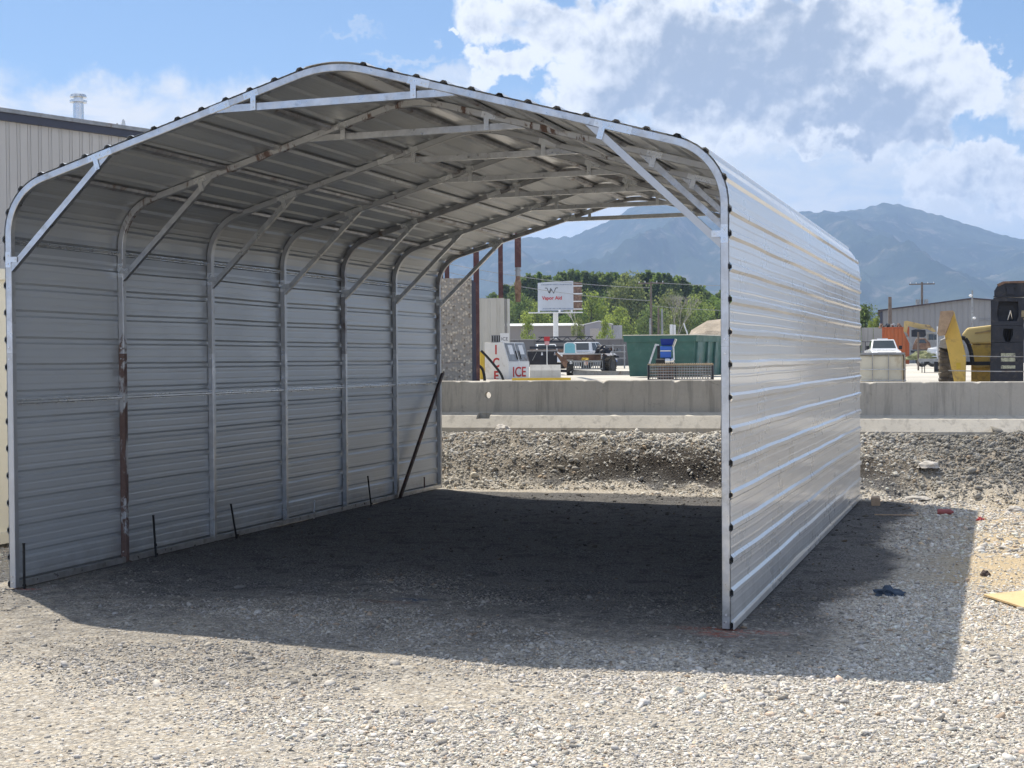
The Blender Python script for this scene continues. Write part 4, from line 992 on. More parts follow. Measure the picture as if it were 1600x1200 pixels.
# big spiked wheel
v = 60.5; sw = yard('lugged_wheel', 951, v, 'large black lugged tractor tyre at the end of the rusty trailer', 'tyre', None, R_(-28))
rr = mm(15, v)
mb = MB(); mb.cyl((-.2, 0, rr), (.2, 0, rr), rr*.88, rr*.88, 26)
for i in range(26):
    a_ = 2*math.pi*i/26
    for s in (-1, 1):
        aa = a_+(.12 if s > 0 else 0); c_, s_ = math.cos(aa), math.sin(aa)
        mb.box((s*.1, c_*rr*.92, rr+s_*rr*.92), (.19, rr*.16, rr*.07), Matrix.Rotation(aa, 3, 'X'))
mb.build('tread', M['tyre'], sw)
mb = MB(); mb.cyl((-.21, 0, rr), (.21, 0, rr), rr*.5, rr*.5, 18); mb.build('rim', M['black_paint'], sw)
# ---- dumpster ----
v = 52; du = yard('green_dumpster', 975, v, 'dark green flared dumpster with a pale worn rim behind the wire rack', 'dumpster', None, R_(0))
Wd = mm(112, v); zT = zat(523, 1030, v)-YZ; Ls = 3.4; sk = .6
def P8(x0, x1, ins, z, y0, y1): return [(x0+ins, y0+ins*.5, z), (x1-ins, y0+ins*.5, z), (x1-ins+sk*1.0, y1, z), (x0+ins+sk*1.0, y1, z)]
th_ = R_(0)
def hull(mb, lo, hi): mb.add(lo+hi, [(3, 2, 1, 0), (4, 5, 6, 7), (0, 1, 5, 4), (1, 2, 6, 5), (2, 3, 7, 6), (3, 0, 4, 7)])
i0 = .22; zr = zT-.26
lo = [(i0, .12, .04), (Wd-.02-.10, .12, .04), (Wd+1.15, 3.0, .04), (i0+1.15, 3.0, .04)]
hi = [(.10, .02, zr), (Wd-.05, .02, zr), (Wd+1.25, 3.1, zr), (1.35, 3.1, zr)]
mb = MB(); hull(mb, lo, hi); mb.build('bin', M['green'], du)
mb = MB(); hull(mb, [(0, -.06, zr), (Wd, -.06, zr), (Wd+1.36, 3.2, zr), (1.3, 3.2, zr)], [(-.02, -.08, zT-.03), (Wd+.02, -.08, zT-.03), (Wd+1.38, 3.22, zT-.03), (1.28, 3.22, zT-.03)]); mb.build('rim_band', M['green'], du)
mb = MB(); q = [(-.04, -.10), (Wd+.04, -.10), (Wd+1.40, 3.24), (1.28, 3.24)]
q2 = [(.05, .0), (Wd-.03, .0), (Wd+1.27, 3.14), (1.36, 3.14)]
z0_, z1_ = zT-.028, zT
mb.add([(x, y, z) for z in (z0_, z1_) for x, y in q+q2], [(i, (i+1) % 4, (i+1) % 4+4, i+4) for i in range(4)]+[(i+8, i+12, (i+1) % 4+12, (i+1) % 4+8) for i in range(4)]+[(i, i+8, (i+1) % 4+8, (i+1) % 4) for i in range(4)]+[(i+4, (i+1) % 4+4, (i+1) % 4+12, i+12) for i in range(4)])
mb.build('top_edge', M['cream'], du)
e0, e1 = Vector((Wd-.05, .02)), Vector((Wd+1.25, 3.1)); b0_, b1_ = Vector((Wd-.12, .12)), Vector((Wd+1.15, 3.0))
def sidep(t, z):      # point on the right side face
    f = (z-.04)/(zr-.04); a_ = b0_+(b1_-b0_)*t; c_ = e0+(e1-e0)*t; p = a_+(c_-a_)*f; return p
for t0, t1, mt, nm in ((.06, .22, 'green2', 'rib'), (.40, .46, 'green2', 'rib'), (.66, .74, 'green2', 'rib'), (.93, .99, 'green2', 'rib')):
    lo = [sidep(t0, .06), sidep(t1, .06)]; hi = [sidep(t0, zr-.01), sidep(t1, zr-.01)]; n_ = Vector((.92, -.39))*.07
    mb = MB(); hull(mb, [(*lo[0], .06), (*(lo[0]+n_), .06), (*(lo[1]+n_), .06), (*lo[1], .06)], [(*hi[0], zr-.01), (*(hi[0]+n_), zr-.01), (*(hi[1]+n_), zr-.01), (*hi[1], zr-.01)]); mb.build(nm, M[mt], du)
# ---- blue machine on the rack side ----
v = 46; bm_ = yard('blue_shredder', 1043, v, 'blue hopper machine with grey steel arms in front of the green dumpster', 'machine')
Z = lambda py: zat(py, 1043, v)-YZ
mb = MB(); mb.b2((-mm(11, v), 0, Z(559)), (mm(6, v), .45, Z(549))); mb.b2((-mm(11, v), .02, Z(547.4)), (mm(7.5, v), .45, Z(541))); mb.build('motor_cover', M['blue'], bm_, .02)
mb = MB(); mb.b2((-mm(11, v), -.01, Z(549)), (mm(5.5, v), .44, Z(547.4))); mb.build('trim_strip', M['white'], bm_)
mb = MB(); hull(mb, [(-mm(9, v), .1, Z(540)), (mm(8, v), .1, Z(540)), (mm(8, v), .4, Z(540)), (-mm(9, v), .4, Z(540))], [(-mm(11, v), -.1, Z(529.5)), (mm(11, v), -.1, Z(529.5)), (mm(11, v), .55, Z(529.5)), (-mm(11, v), .55, Z(529.5))]); mb.build('hopper', M['blue_deep'], bm_)
mb = MB(); mb.bar((mm(13.5, v), -.12, Z(530)), (mm(9, v), -.05, Z(542)), .05, .06); mb.bar((mm(9.5, v), -.05, Z(542)), (mm(10.5, v), -.05, Z(563)), .05, .05); mb.build('side_frame', M['galv'], bm_)
mb = MB(); mb.bar((-mm(18, v), .2, Z(538)), (-mm(28, v), .2, Z(568)), .06, .06); mb.bar((-mm(19, v), .2, Z(538.5)), (-mm(13, v), .2, Z(539.5)), .07, .07); mb.build('arm', M['galv'], bm_)
mb = MB(); mb.b2((-mm(16, v), .12, Z(566)), (-mm(11.5, v), .5, Z(540))); mb.b2((-mm(11, v), .15, Z(572)), (mm(10, v), .5, Z(559.5))); mb.b2((-mm(16, v), .1, -.0), (mm(10, v), .5, Z(573))); mb.build('chassis', M['black_paint'], bm_)
mb = MB(); mb.cyl((-mm(18, v), -.1, Z(564.5)), (-mm(4, v), -.1, Z(564.5)), .085, .085, 14); mb.build('roller', M['black'], bm_)
mb = MB(); mb.cyl((-mm(3.6, v), -.1, Z(564)), (mm(4, v), -.1, Z(564)), .10, .10, 14); mb.cyl((mm(4.4, v), -.1, Z(565)), (mm(10, v), -.1, Z(563)), .07, .10, 14); mb.build('gearbox', M['chrome'], bm_)
# ---- wire rack ----
v = 29; wr = yard('wire_mesh_rack', 1012, v, 'rusty wire mesh rack on top of the bank behind the barrier', 'rack')
Z = lambda py: zat(py, 1060, v)-YZ
XL = mm(102, v); mb = MB()
mb.b2((0, -.02, Z(571)), (XL, .01, Z(568.6)))
mb.b2((0, .42, Z(571)), (XL, .45, Z(568.6)))
for i in range(34): mb.cyl((XL*(i+.5)/34, -.03, Z(568.3)), (XL*(i+.5)/34, .45, Z(568.3)), .008, .008, 6)
mb.build('top_grid', mat('tan rusty wire', (.42, .33, .22), .8, 0, .2, 20, .1), wr)
mb = MB()
for k_ in range(7): z = Z(568.6-(-1)*0)-.05-k_*.055; mb.cyl((.0, -.01, z), (XL, -.01, z), .009, .009, 6)
for i in range(26): x = XL*i/25; mb.cyl((x, .0, Z(570)), (x, .0, -.06), .005 if x < XL*.45 else .008, None, 6)
mb.build('front_mesh', M['grey_steel'], wr)
mb = MB()
for k_ in range(6): z = Z(571)-.05-k_*.06; mb.cyl((.0, .43, z), (XL, .43, z), .008, .008, 6)
for i in range(14): x = XL*i/13; mb.cyl((x, .44, Z(570)), (x, .44, -.06), .005, .005, 6)
mb.build('back_mesh', M['rusty_steel'], wr)
for lo_, hi_ in (((.0, -.03, -.08), (.04, .46, Z(570))), ((XL*.42, -.015, -.06), (XL*.42+.02, .01, Z(570))), ((XL-.03, -.03, -.08), (XL, .46, Z(571)))): mb = MB(); mb.b2(lo_, hi_); mb.build('leg_frame', M['black_paint'], wr)
# ---- white pipes and thin pole behind dumpster ----
for px, py, r_, lab in ((1049.5, 507, .07, 'left of two thick white pipes standing behind the dumpster'), (1054.2, 507.5, .06, 'right of two thick white pipes standing behind the dumpster')):
    v = 60; small('white_pipe', lab, 'pipe', [('pipe', M['white'], lambda m: m.cyl((0, 0, 0), (0, 0, zat(py, px, 60)-YZ), r_, r_, 10))], px, v, YZ)
hose('bent_cable', [wp(1075, 530, 58), wp(1074, 520, 58), wp(1071, 512, 58), wp(1069, 505, 58)], .03, 'thin bent pale pole sticking up behind the dumpster', 'white')
# ---- dirt pile ----
crumple('dirt_pile', mat('pale tan dirt', (.40, .34, .27), .95, 0, .25, .8, .6, 8, bdist=.2), (3.3, 3.0, 2.9), W(lat(1150, 75), 75, YZ), 'pale tan dirt pile rising behind the dumpster by the carport edge', 'dirt pile', 1.0, 2, .12)
# ---- long low building, yard wall ----
v = 230; lb = yard('long_low_building', 797, v, 'long low beige building with a white roof beyond the yard', 'building')
Z = lambda py: zat(py, 850, v)-YZ
X = lambda px: mm(px-797, v)
mb = MB(); mb.b2((-12, 0, 0), (X(914), 12, Z(509.5))); mb.build('wall', mat('taupe wall', (.26, .235, .215), .8, 0, .06, .3, 0), lb)
mb = MB(); mb.prism([(-.6, Z(509.5)), (-.6, Z(508.5)), (6, Z(504)), (12.6, Z(508.5)), (12.6, Z(509.5))], -12.3, X(912), 'x'); mb.build('roof', M['white_rough'], lb)
mb = MB(); mb.prism([(X(914), 0), (X(957), 0), (X(957), Z(508)), (X(936), Z(503.5)), (X(914), Z(508))], -.8, 14, 'y'); gb = mb.build('gable_block', mat('grey lilac wall', (.30, .29, .31), .8, 0, .06, .3, 0), lb)
mb = MB(); mb.b2((X(922), -.86, 0), (X(936), -.81, Z(514))); mb.build('roller_door', mat('beige door', (.40, .36, .33), .7), lb)
mb = MB(); mb.prism([(X(913), Z(508.2)), (X(936), Z(503.3)), (X(958), Z(508.2)), (X(958), Z(507)), (X(936), Z(501.8)), (X(913), Z(507))], -1.0, 14.2, 'y'); mb.build('gable_roof', M['white_rough'], lb)
mb = MB(); mb.b2((X(958.5), .4, 0), (X(973), 12, Z(509))); mb.build('end_block', mat('pale ribbed wall', (.40, .40, .41), .8), lb)
v = 130; yw = yard('block_wall', 797, v, 'long dark grey block wall across the back of the yard behind the trucks', 'wall')
mb = MB(); mb.b2((-12, 0, 0), (mm(192, v), .5, zat(531, 880, v)-YZ)); mb.build('blocks', M['concrete_dark'], yw)
mb = MB(); mb.b2((-12, -.05, zat(531, 880, v)-YZ), (mm(192, v), .55, zat(529.6, 880, v)-YZ)); mb.build('coping', M['concrete_far'], yw)
# stacked steel trusses in front of the wall
v = 112
for i, (x0, x1, py) in enumerate(((838, 880, 527), (860, 932, 526))):
    ts = yard('roof_truss', x0, v+i*2, ('black steel truss leaning by the wall left of the sign pole', 'long black steel truss lying along the block wall')[i], 'truss')
    Lx = mm(x1-x0, v); zb_ = zat(534, x0, v)-YZ; zt3 = zat(py, x0, v)-YZ; mb = MB()
    mb.bar((0, 0, zb_), (Lx, 0, zb_), .1, .1); n_ = int(Lx/.9); mb.build('bottom_chord', M['black_paint'], ts)
    mb = MB(); mb.bar((.2, 0, zt3), (Lx-.2, 0, zt3), .08, .08); mb.build('top_chord', M['black_paint'], ts)
    mb = MB()
    for k_ in range(n_): xa = Lx*k_/n_; mb.bar((xa, 0, zb_), (xa+Lx/n_/2, 0, zt3), .06, .06); mb.bar((xa+Lx/n_/2, 0, zt3), (xa+Lx/n_, 0, zb_), .06, .06)
    mb.build('web', M['black_paint'], ts)
v = 100
for k_, (py, m_, lab) in enumerate(((541, 'black_paint', 'topmost long dark beam of the steel stack behind the pickups'), (546, 'rusty_steel', 'middle long brown beam of the steel stack behind the pickups'), (551, 'black_paint', 'bottom long dark beam of the steel stack behind the pickups'))):
    mb = MB(); z_ = zat(py, 860, v)-YZ; mb.b2((0, 0, z_-.18), (mm(60, v), .5, z_)); o = mb.build('steel_beam', M[m_], None, loc=W(lat(828, v), v, YZ)); o.rotation_euler.z = VIEW; tag(o, lab, 'steel beam')
v = 96; rk = yard('pallet_rack', 940, v, 'grey storage rack full of dark scrap beyond the rusty trailer', 'rack')
for x in (0, mm(18, v), mm(36, v)):
    for y in (0, .9): mb = MB(); mb.b2((x-.04, y-.04, 0), (x+.04, y+.04, zat(538, 955, v)-YZ)); mb.build('upright', M['grey_steel'], rk)
for py in (539, 549, 559): mb = MB(); z_ = zat(py, 955, v)-YZ; mb.b2((-.1, -.05, z_-.06), (mm(36, v)+.1, .95, z_)); mb.build('shelf', M['grey_steel'], rk)
for i, (px, py, w_, h_, m_, lab) in enumerate(((943, 549, 8, 7, 'black_paint', 'black scrap heap on the upper rack shelf'), (955, 549, 9, 6, 'rusty_steel', 'brown scrap heap on the upper rack shelf'), (967, 549, 7, 7, 'grey_steel', 'grey scrap heap on the upper rack shelf'), (945, 559, 9, 6, 'rusty_steel', 'brown scrap on the lower rack shelf'), (960, 559, 12, 5, 'black_paint', 'black scrap on the lower rack shelf'), (961, 565, 5, 5, 'blue', 'bright blue drum under the grey storage rack'))):
    crumple('scrap_pile', M[m_], (mm(w_/2, v), .4, mm(h_, v)), wp(px, py, v+.4), lab, 'scrap', .8, i, .5)
# ---- billboard ----
v = 200; bb = yard('curved_billboard', 869, v, 'curved white roadside billboard on a white pole before the trees', 'billboard')
Z = lambda py: zat(py, 869, v)-YZ
Rb = mm(35, v); zc0, zc1 = Z(486), Z(443)
def cyl_pt(a_, z, r): return (r*math.sin(a_)-0, -r*math.cos(a_)*.75, z)
n_ = 24; mb = MB(); vs = []
A0, A1 = R_(-52), R_(52)
for r_ in (Rb, Rb-.12):
    for i in range(n_+1):
        a_ = A0+(A1-A0)*i/n_; sl_ = (i/n_)*mm(3.2, v)
        vs += [cyl_pt(a_, zc0+sl_*.3, r_), cyl_pt(a_, zc1+sl_*.9, r_)]
m2 = 2*(n_+1)
fs = [(2*i, 2*i+2, 2*i+3, 2*i+1) for i in range(n_)]+[(m2+2*i, m2+2*i+1, m2+2*i+3, m2+2*i+2) for i in range(n_)]+[(2*i+1, 2*i+3, m2+2*i+3, m2+2*i+1) for i in range(n_)]+[(2*i, m2+2*i, m2+2*i+2, 2*i+2) for i in range(n_)]+[(0, 1, m2+1, m2), (2*n_, m2+2*n_, m2+2*n_+1, 2*n_+1)]
mb.add(vs, fs); face_ = mb.build('face', mat('white billboard vinyl', (.52, .55, .60), .35, 0, .05, .6, 0), bb)
mb = MB(); mb.b2((mm(28, v), .2, Z(485)), (mm(41, v), .5, Z(441))); mb.build('back_frame', M['rusty_steel'], bb)
for py in (448, 460, 472, 484): mb = MB(); mb.b2((mm(27, v), .05, Z(py)), (mm(42, v), .19, Z(py-1.6))); mb.build('frame_rail', M['white'], bb)
mb = MB(); mb.b2((-mm(42, v), -2.4, Z(490)), (mm(42, v), -1.4, Z(488.5))); mb.build('catwalk', M['white'], bb)
for x in (-26, 6, 25): mb = MB(); mb.b2((mm(x, v)-.15, -1.5, Z(488.5)), (mm(x, v)+.15, -1.2, Z(480))); mb.build('strut', M['white'], bb)
mb = MB(); mb.b2((-mm(22, v), -1.25, Z(487)), (mm(12, v), -1.1, Z(480.5))); mb.build('lower_panel', mat('blue grey panel', (.22, .26, .32), .6), bb)
mb = MB(); mb.cyl((0, 0, 0), (0, 0, Z(489)), mm(4, v), mm(4, v), 16); mb.build('pole', M['white'], bb)
def wrap(x0, zc_, s=1.0):
    def f(co_):
        x, y, z = x0+co_.x*s, co_.y, co_.z; a_ = x/Rb; p = cyl_pt(a_, zc_+y*s, Rb+.03+z); return Vector((p[0], p[1], p[2]))
    return f
t_ = text_mesh('lettering', 'Vapor Aid', .70, M['red'], bb, (0, 0, 0), (0, 0, 0), .01, 1, .018, wrap(-.55, Z(467)))
mk = MB()
zz = [(-1.75, .55), (-.95, .55), (-.45, -.55), (.0, .45), (.35, -.55), (.0, .45)]
def stroke(pts, w_=.085):
    pts = [(x*.62, y*.62) for x, y in pts]
    for (xa, ya), (xb, yb) in zip(pts[:-1], pts[1:]):
        P = []
        for k_ in range(2):
            for q_ in (-1, 1):
                pass
        d = Vector((xb-xa, yb-ya)).normalized(); nn = Vector((-d.y, d.x))*w_/2
        q = [Vector((xa, ya))+nn, Vector((xb, yb))+nn, Vector((xb, yb))-nn, Vector((xa, ya))-nn]
        f_ = wrap(-.6, Z(455.5)); fr = [f_(Vector((p.x, p.y, .012))) for p in q]; bk_ = [f_(Vector((p.x, p.y, -.012))) for p in q]
        mk.add([tuple(p) for p in fr+bk_], [(0, 1, 2, 3), (7, 6, 5, 4), (0, 4, 5, 1), (1, 5, 6, 2), (2, 6, 7, 3), (3, 7, 4, 0)])
stroke([(-1.5, .62), (-1.0, .60), (-.55, -.50), (-.05, .62)]); stroke([(-.42, -.62), (.05, .30), (.55, -.62), (1.0, .60), (1.5, .62)])
mk.build('emblem', M['black'], bb)
for zz_, x0_, x1_ in ((446.2, -2.2, 2.6), (483.2, -2.0, 2.9)):
    mb = MB(); f_ = wrap(0, Z(zz_)); xs_ = [x0_+(x1_-x0_)*i/16 for i in range(17)]
    vs_b = [tuple(f_(Vector((x, y, .012)))) for x in xs_ for y in (-.07, .07)]
    mb.add(vs_b, [(2*i, 2*i+2, 2*i+3, 2*i+1) for i in range(16)]); mb.build('printed_band', mat('blue grey print', (.30, .34, .42), .5, 0, .5, 6, 0), bb)
# ---- utility poles ----
def upole(px, py, v, label, arms=((0, 1.2),), r_=.13, m_='pole_wood', pots=0, name='utility_pole', lean=0):
    o = yard(name, px, v, label, 'utility pole'); h = zat(py, px, v)-YZ
    mb = MB(); mb.cyl((0, 0, 0), (lean, 0, h), r_*1.2, r_*.8, 10); mb.build('pole', M[m_], o)
    for dz, w_ in arms:
        mb = MB(); mb.b2((-w_, -.14, h-dz-.16), (w_, -.02, h-dz-.02)); ar = mb.build('crossarm', M[m_], o)
        for s in (-.9, -.45, .45, .9): mb = MB(); mb.cyl((w_*s, -.08, h-dz-.02), (w_*s, -.08, h-dz+.16), .05, .03, 6); mb.build('insulator', M['white'], ar)
    for s in range(pots): mb = MB(); x = (-.5, .5, -.5)[s]; mb.cyl((x, -.1, h-2.9), (x, -.1, h-2.1), .24, .24, 10); mb.build('transformer', M['grey_steel'], o)
    return o
upole(1018, 440, 150, 'tall pole with a wide crossarm in front of the poplars', ((.1, 1.4),))
upole(1029.5, 481, 140, 'short brown pole, left of a close pair before the trees', (), .12)
upole(1035, 483, 140, 'short pale pole, right of a close pair before the trees', (), .12, 'grey_steel')
upole(1016.5, 497, 120, 'thin grey post standing just left of the tall crossarm pole', (), .1, 'grey_steel')
upole(1441, 441, 170, 'pole with two stacked crossarms and hanging transformers behind the grey building', ((.15, 1.5), (3.4, 2.1)), .16, 'pole_wood', 2)
upole(1391, 464, 118, 'plain dark post rising behind the left corner of the grey building', (), .17)
upole(1519.5, 454, 96, 'thin lamp post with two small round lamps before the grey building', (), .07, 'grey_steel')
for (px, py) in ((1517, 462), (1522.5, 497)):
    small('round_lamp', 'small white round lamp high on the thin post' if py < 480 else 'small white round lamp low on the thin post', 'lamp', [('lamp', M['white'], lambda m: m.ball((0, 0, 0), .12, 10, 6, .7))], px, 95.6, zat(py, px, 95.6))
def cable(name, a_, b_, sag, label, r_=.018):
    n_ = 20; pts = [a_.lerp(b_, i/n_)-Vector((0, 0, sag*4*(i/n_)*(1-i/n_))) for i in range(n_+1)]
    mb = MB(); mb.tube(pts, r_, 5); o = mb.build(name, M['grey_steel'], None); tag(o, label, 'cable')
cable('overhead_cable', wp(700, 412, 150), wp(1018, 450, 150), .5, 'upper overhead cable crossing in front of the trees by the billboard', .03)
cable('overhead_cable', wp(700, 425, 150), wp(1018, 470, 150), .5, 'lower overhead cable crossing in front of the trees by the billboard', .03)
cable('overhead_cable', wp(1018, 441, 150), wp(1340, 438, 150), .5, 'overhead cable running right from the tall crossarm pole', .03)
cable('overhead_cable', wp(1018, 478, 150), wp(1340, 484, 150), .4, 'lower overhead cable running right behind the dumpster trees', .025)
# ================= right side =================
v = 34.5; ib = yard('ibc_tank', 1348, v, 'yellowed white plastic tank in a steel cage behind the barrier', 'tank', None, 0, .95)
Z = lambda py: zat(py, 1380, v)-.95
th = R_(14); ib.location = W(lat(1413.5, v), v, .95); ib.rotation_euler.z = VIEW-R_(0)
wx, dy = 1.15, 1.2; zt4 = Z(551)
ib.rotation_euler.z = VIEW+R_(-13)
mb = MB(); mb.b2((-wx+.03, .04, .12), (-.03, dy-.04, zt4-.05)); tk = mb.build('tank_body', M['tank'], ib, .06)
mb = MB(); mb.b2((-wx, 0, 0), (0, dy, .10)); mb.build('pallet', M['grey_steel'], ib)
mb = MB(); mb.b2((-wx, -.02, zt4-.05), (0, .02, zt4)); mb.b2((-wx, dy-.02, zt4-.05), (0, dy+.02, zt4)); mb.b2((-.02, .02, zt4-.05), (.02, dy-.02, zt4)); mb.b2((-wx-.02, .02, zt4-.05), (-wx+.02, dy-.02, zt4))
mb.b2((-wx+.02, .02, zt4-.02), (-.02, dy-.02, zt4-.012)); mb.build('top_frame', M['grey_steel'], ib)
for i in range(4):
    x = -wx+wx*(i)/3; mb = MB(); mb.cyl((x, -.012, .1), (x, -.012, zt4-.05), .011, .011, 8); mb.build('cage_bar', M['galv_dark'], ib); mb = MB(); mb.cyl((x, dy+.012, .1), (x, dy+.012, zt4-.05), .011, .011, 8); mb.build('cage_bar', M['galv_dark'], ib)
for i in range(8):
    y = .02+(dy-.04)*i/7; mb = MB(); mb.cyl((.012, y, .1), (.012, y, zt4-.05), .016, .016, 8); mb.build('cage_bar', M['galv_dark'], ib)
for z in (.35, .62): mb = MB(); mb.tube([(-wx, -.03, z), (.03, -.03, z), (.03, dy, z)], .012, 8); mb.build('cage_ring', M['galv'], ib)
# orange container
v = 108; oc = yard('orange_container', 1380, v, 'orange shipping container with dark scrap on its roof before the grey building', 'container')
zt5 = zat(512, 1400, v)-YZ; Lx = mm(38, v)
mb = MB(); mb.b2((0, 0, .1), (Lx, 5.5, zt5)); mb.build('body', M['orange'], oc)
mb = MB()
for x in (0, Lx): mb.b2((x-.07, -.06, .1), (x+.07, .02, zt5+.04))
mb.b2((.07, -.05, zt5-.08), (Lx-.07, .01, zt5+.04)); mb.build('frame', mat('orange frame', (.42, .10, .03), .6), oc)
for i, (px, w_) in enumerate(((1384, 7), (1393, 9), (1403, 8), (1412, 7))): crumple('scrap_pile', M[('rusty_steel', 'black_paint', 'grey_steel', 'rusty_steel')[i]], (mm(w_/2, v), .6, .35), W(lat(px, v), v+1.2, YZ+zt5+.02), ('rusty scrap at the left end of the orange container roof', 'dark scrap heap second from left on the orange container roof', 'grey scrap heap third from left on the orange container roof', 'rusty scrap at the right end of the orange container roof')[i], 'scrap', .9, i+5, .6)
# concrete wall right
v = 125; cw = yard('concrete_wall', 1340, v, 'tall grey concrete wall between the carport and the orange container', 'wall')
zt6 = zat(512, 1360, v)-YZ
for i in range(4): mb = MB(); mb.b2((mm(i*18-30, v)+.02, 0, 0), (mm(i*18-12, v)-.02, .3, zt6)); mb.build('panel', M['concrete_far'], cw)
mb = MB(); 
for i in range(8): x = mm(i*7-30, v); mb.cyl((x, -1, 0), (x, -1, 2.0), .03, .03, 6)
mb.cyl((mm(-30, v), -1, 2.0), (mm(24, v), -1, 2.0), .03, .03, 6); mb.build('guard_rail', M['black_paint'], cw)
# grey gable building
v = 135; gw = yard('grey_gable_building', 1377, v, 'big grey metal building with dark eaves at the right', 'building')
rb2 = ribbed('grey box rib wall sheet', (.27, .27, .275), .5, 0, .6, .03)
X = lambda px: mm(px-1377, v); Z = lambda py, px=1500: zat(py, px, v)-YZ
mb = MB(); mb.prism([(0, 0), (X(1700), 0), (X(1700), Z(486, 1700)), (X(1512), Z(468.5, 1512)), (0, Z(486, 1377))], 0, 25, 'y'); mb.build('wall', rb2, gw)
mb = MB(); t_ = mm(2.0, v)
mb.prism([(-.3, Z(486.5, 1377)), (X(1512), Z(469, 1512)), (X(1700)+.3, Z(486.5, 1700)), (X(1700)+.3, Z(486.5, 1700)+t_), (X(1512), Z(469, 1512)+t_), (-.3, Z(486.5, 1377)+t_)], -.4, 25.4, 'y'); mb.build('roof', mat('dark brown fascia', (.05, .035, .04), .6), gw)
mb = MB(); mb.b2((-.1, -.1, 0), (.15, -.01, Z(487, 1377))); mb.build('corner_trim', M['fascia'], gw)
mb = MB(); mb.b2((X(1522), -.12, Z(501)), (X(1545), -.01, Z(500.4))); mb.build('rail', M['grey_steel'], gw)
# excavator
v = 104; ex = yard('excavator', 1440, v, 'faded yellow excavator with raised boom and dark bucket beside the orange container', 'excavator')
X = lambda px: mm(px-1440, v); Z = lambda py: zat(py, 1440, v)-YZ
mb = MB(); mb.prism([(X(1413), Z(517)), (X(1414), Z(502)), (X(1418), Z(501)), (X(1440), Z(506.5)), (X(1452), Z(508)), (X(1462), Z(518)), (X(1458), Z(519)), (X(1448), Z(514)), (X(1438), Z(514.5)), (X(1420), Z(509)), (X(1418), Z(520))], -.25, .25, 'y'); mb.build('boom', mat('faded tan yellow paint', (.50, .36, .15), .6, 0, .12, 2, .1, dirt=(.2, .15, .1), dirt_amt=.35), ex)
mb = MB(); mb.prism([(X(1413), Z(518)), (X(1417), Z(517)), (X(1427), Z(540)), (X(1424), Z(541))], .3, .5, 'y'); mb.build('stick', M['grey_steel'], ex)
mb = MB(); mb.prism([(X(1425), Z(526)), (X(1425), Z(516)), (X(1431), Z(514.5)), (X(1446), Z(516)), (X(1447), Z(524)), (X(1444), Z(527))], -.6, .3, 'y'); mb.build('bucket', M['black_paint'], ex)
mb = MB(); mb.b2((X(1440), .6, Z(548)), (X(1462), 2.4, Z(530))); mb.b2((X(1448), .55, Z(530)), (X(1464), 2.2, Z(520))); cab_ = mb.build('house', M['grey_steel'], ex, .05)
mb = MB(); mb.b2((X(1451), .50, Z(531)), (X(1458), .54, Z(522.5))); mb.b2((X(1459), .50, Z(531)), (X(1463), .54, Z(523))); mb.build('window', M['glass'], cab_)
for y in (.4, 2.2): mb = MB(); mb.b2((X(1436), y, .05), (X(1466), y+.45, .75)); mb.build('track', M['tyre'], ex, .15)
# brown flatbed truck
v = 92; fb = yard('brown_flatbed_truck', 1441, v, 'small dark brown flatbed truck parked below the excavator', 'truck')
X = lambda px: mm(px-1441, v); Z = lambda py: zat(py, 1441, v)-YZ
mb = MB(); mb.prism([(X(1426), Z(546)), (X(1428), Z(538)), (X(1432), Z(529)), (X(1446), Z(528.5)), (X(1453), Z(536)), (X(1455), Z(547))], 0, 1.7, 'y'); mb.build('cab', M['rusty_steel'], fb, .05)
mb = MB(); mb.prism([(X(1433), Z(536)), (X(1435), Z(531)), (X(1444), Z(530.5)), (X(1448), Z(536))], -.03, -.004, 'y'); mb.build('window', M['glass'], fb)
mb = MB(); mb.b2((X(1424), -.1, Z(551)), (X(1463), 1.8, Z(547.5))); mb.build('deck', M['black_paint'], fb)
for px in (1441, 1457): mb = MB(); mb.cyl((X(px), -.15, .42), (X(px), .15, .42), .42, .42, 18); w2 = mb.build('wheel', M['tyre'], fb); mb = MB(); mb.cyl((X(px), -.19, .42), (X(px), -.155, .42), .2, .24, 12); mb.build('hub', M['grey_steel'], w2)
crumple('white_tarp_bundle', M['white'], (.62, .5, .5), wp(1459, 556, 80), 'heap of white wrapped bags near the telehandler wheel', 'bags', .9, 3, .45)
crumple('dry_weeds', mat('dry weeds', (.22, .23, .12), .95, 0, .4, 8, .5), (.9, .5, .45), wp(1443, 561, 80), 'low pale green weeds beside the thin post', 'weeds', .9, 4, .6)
v = 70; small('lamp_pole_short', 'thin pale post standing right of the white pickup', 'post', [('post', M['pole_wood'], lambda m: m.cyl((0, 0, 0), (0, 0, zat(519, 1435, v)-YZ), .045, .045, 8))], 1435, v, YZ)
v = 60; lt = yard('low_trailer', 1437, v, 'low grey flat trailer deck behind the caged tank', 'trailer')
Z = lambda py: zat(py, 1450, v)-YZ
mb = MB(); mb.b2((-mm(2, v), 0, Z(565)), (mm(36, v), 1.6, Z(560.5))); mb.build('deck', M['grey_steel'], lt)
mb = MB(); mb.b2((mm(22, v), .1, .03), (mm(35, v), 1.4, Z(565)-.01)); mb.build('chassis', M['black_paint'], lt)
for x in (3, 7): mb = MB(); mb.b2((mm(x, v), .1, 0), (mm(x+1.3, v), .25, Z(565)-.004)); mb.build('leg', M['black_paint'], lt)
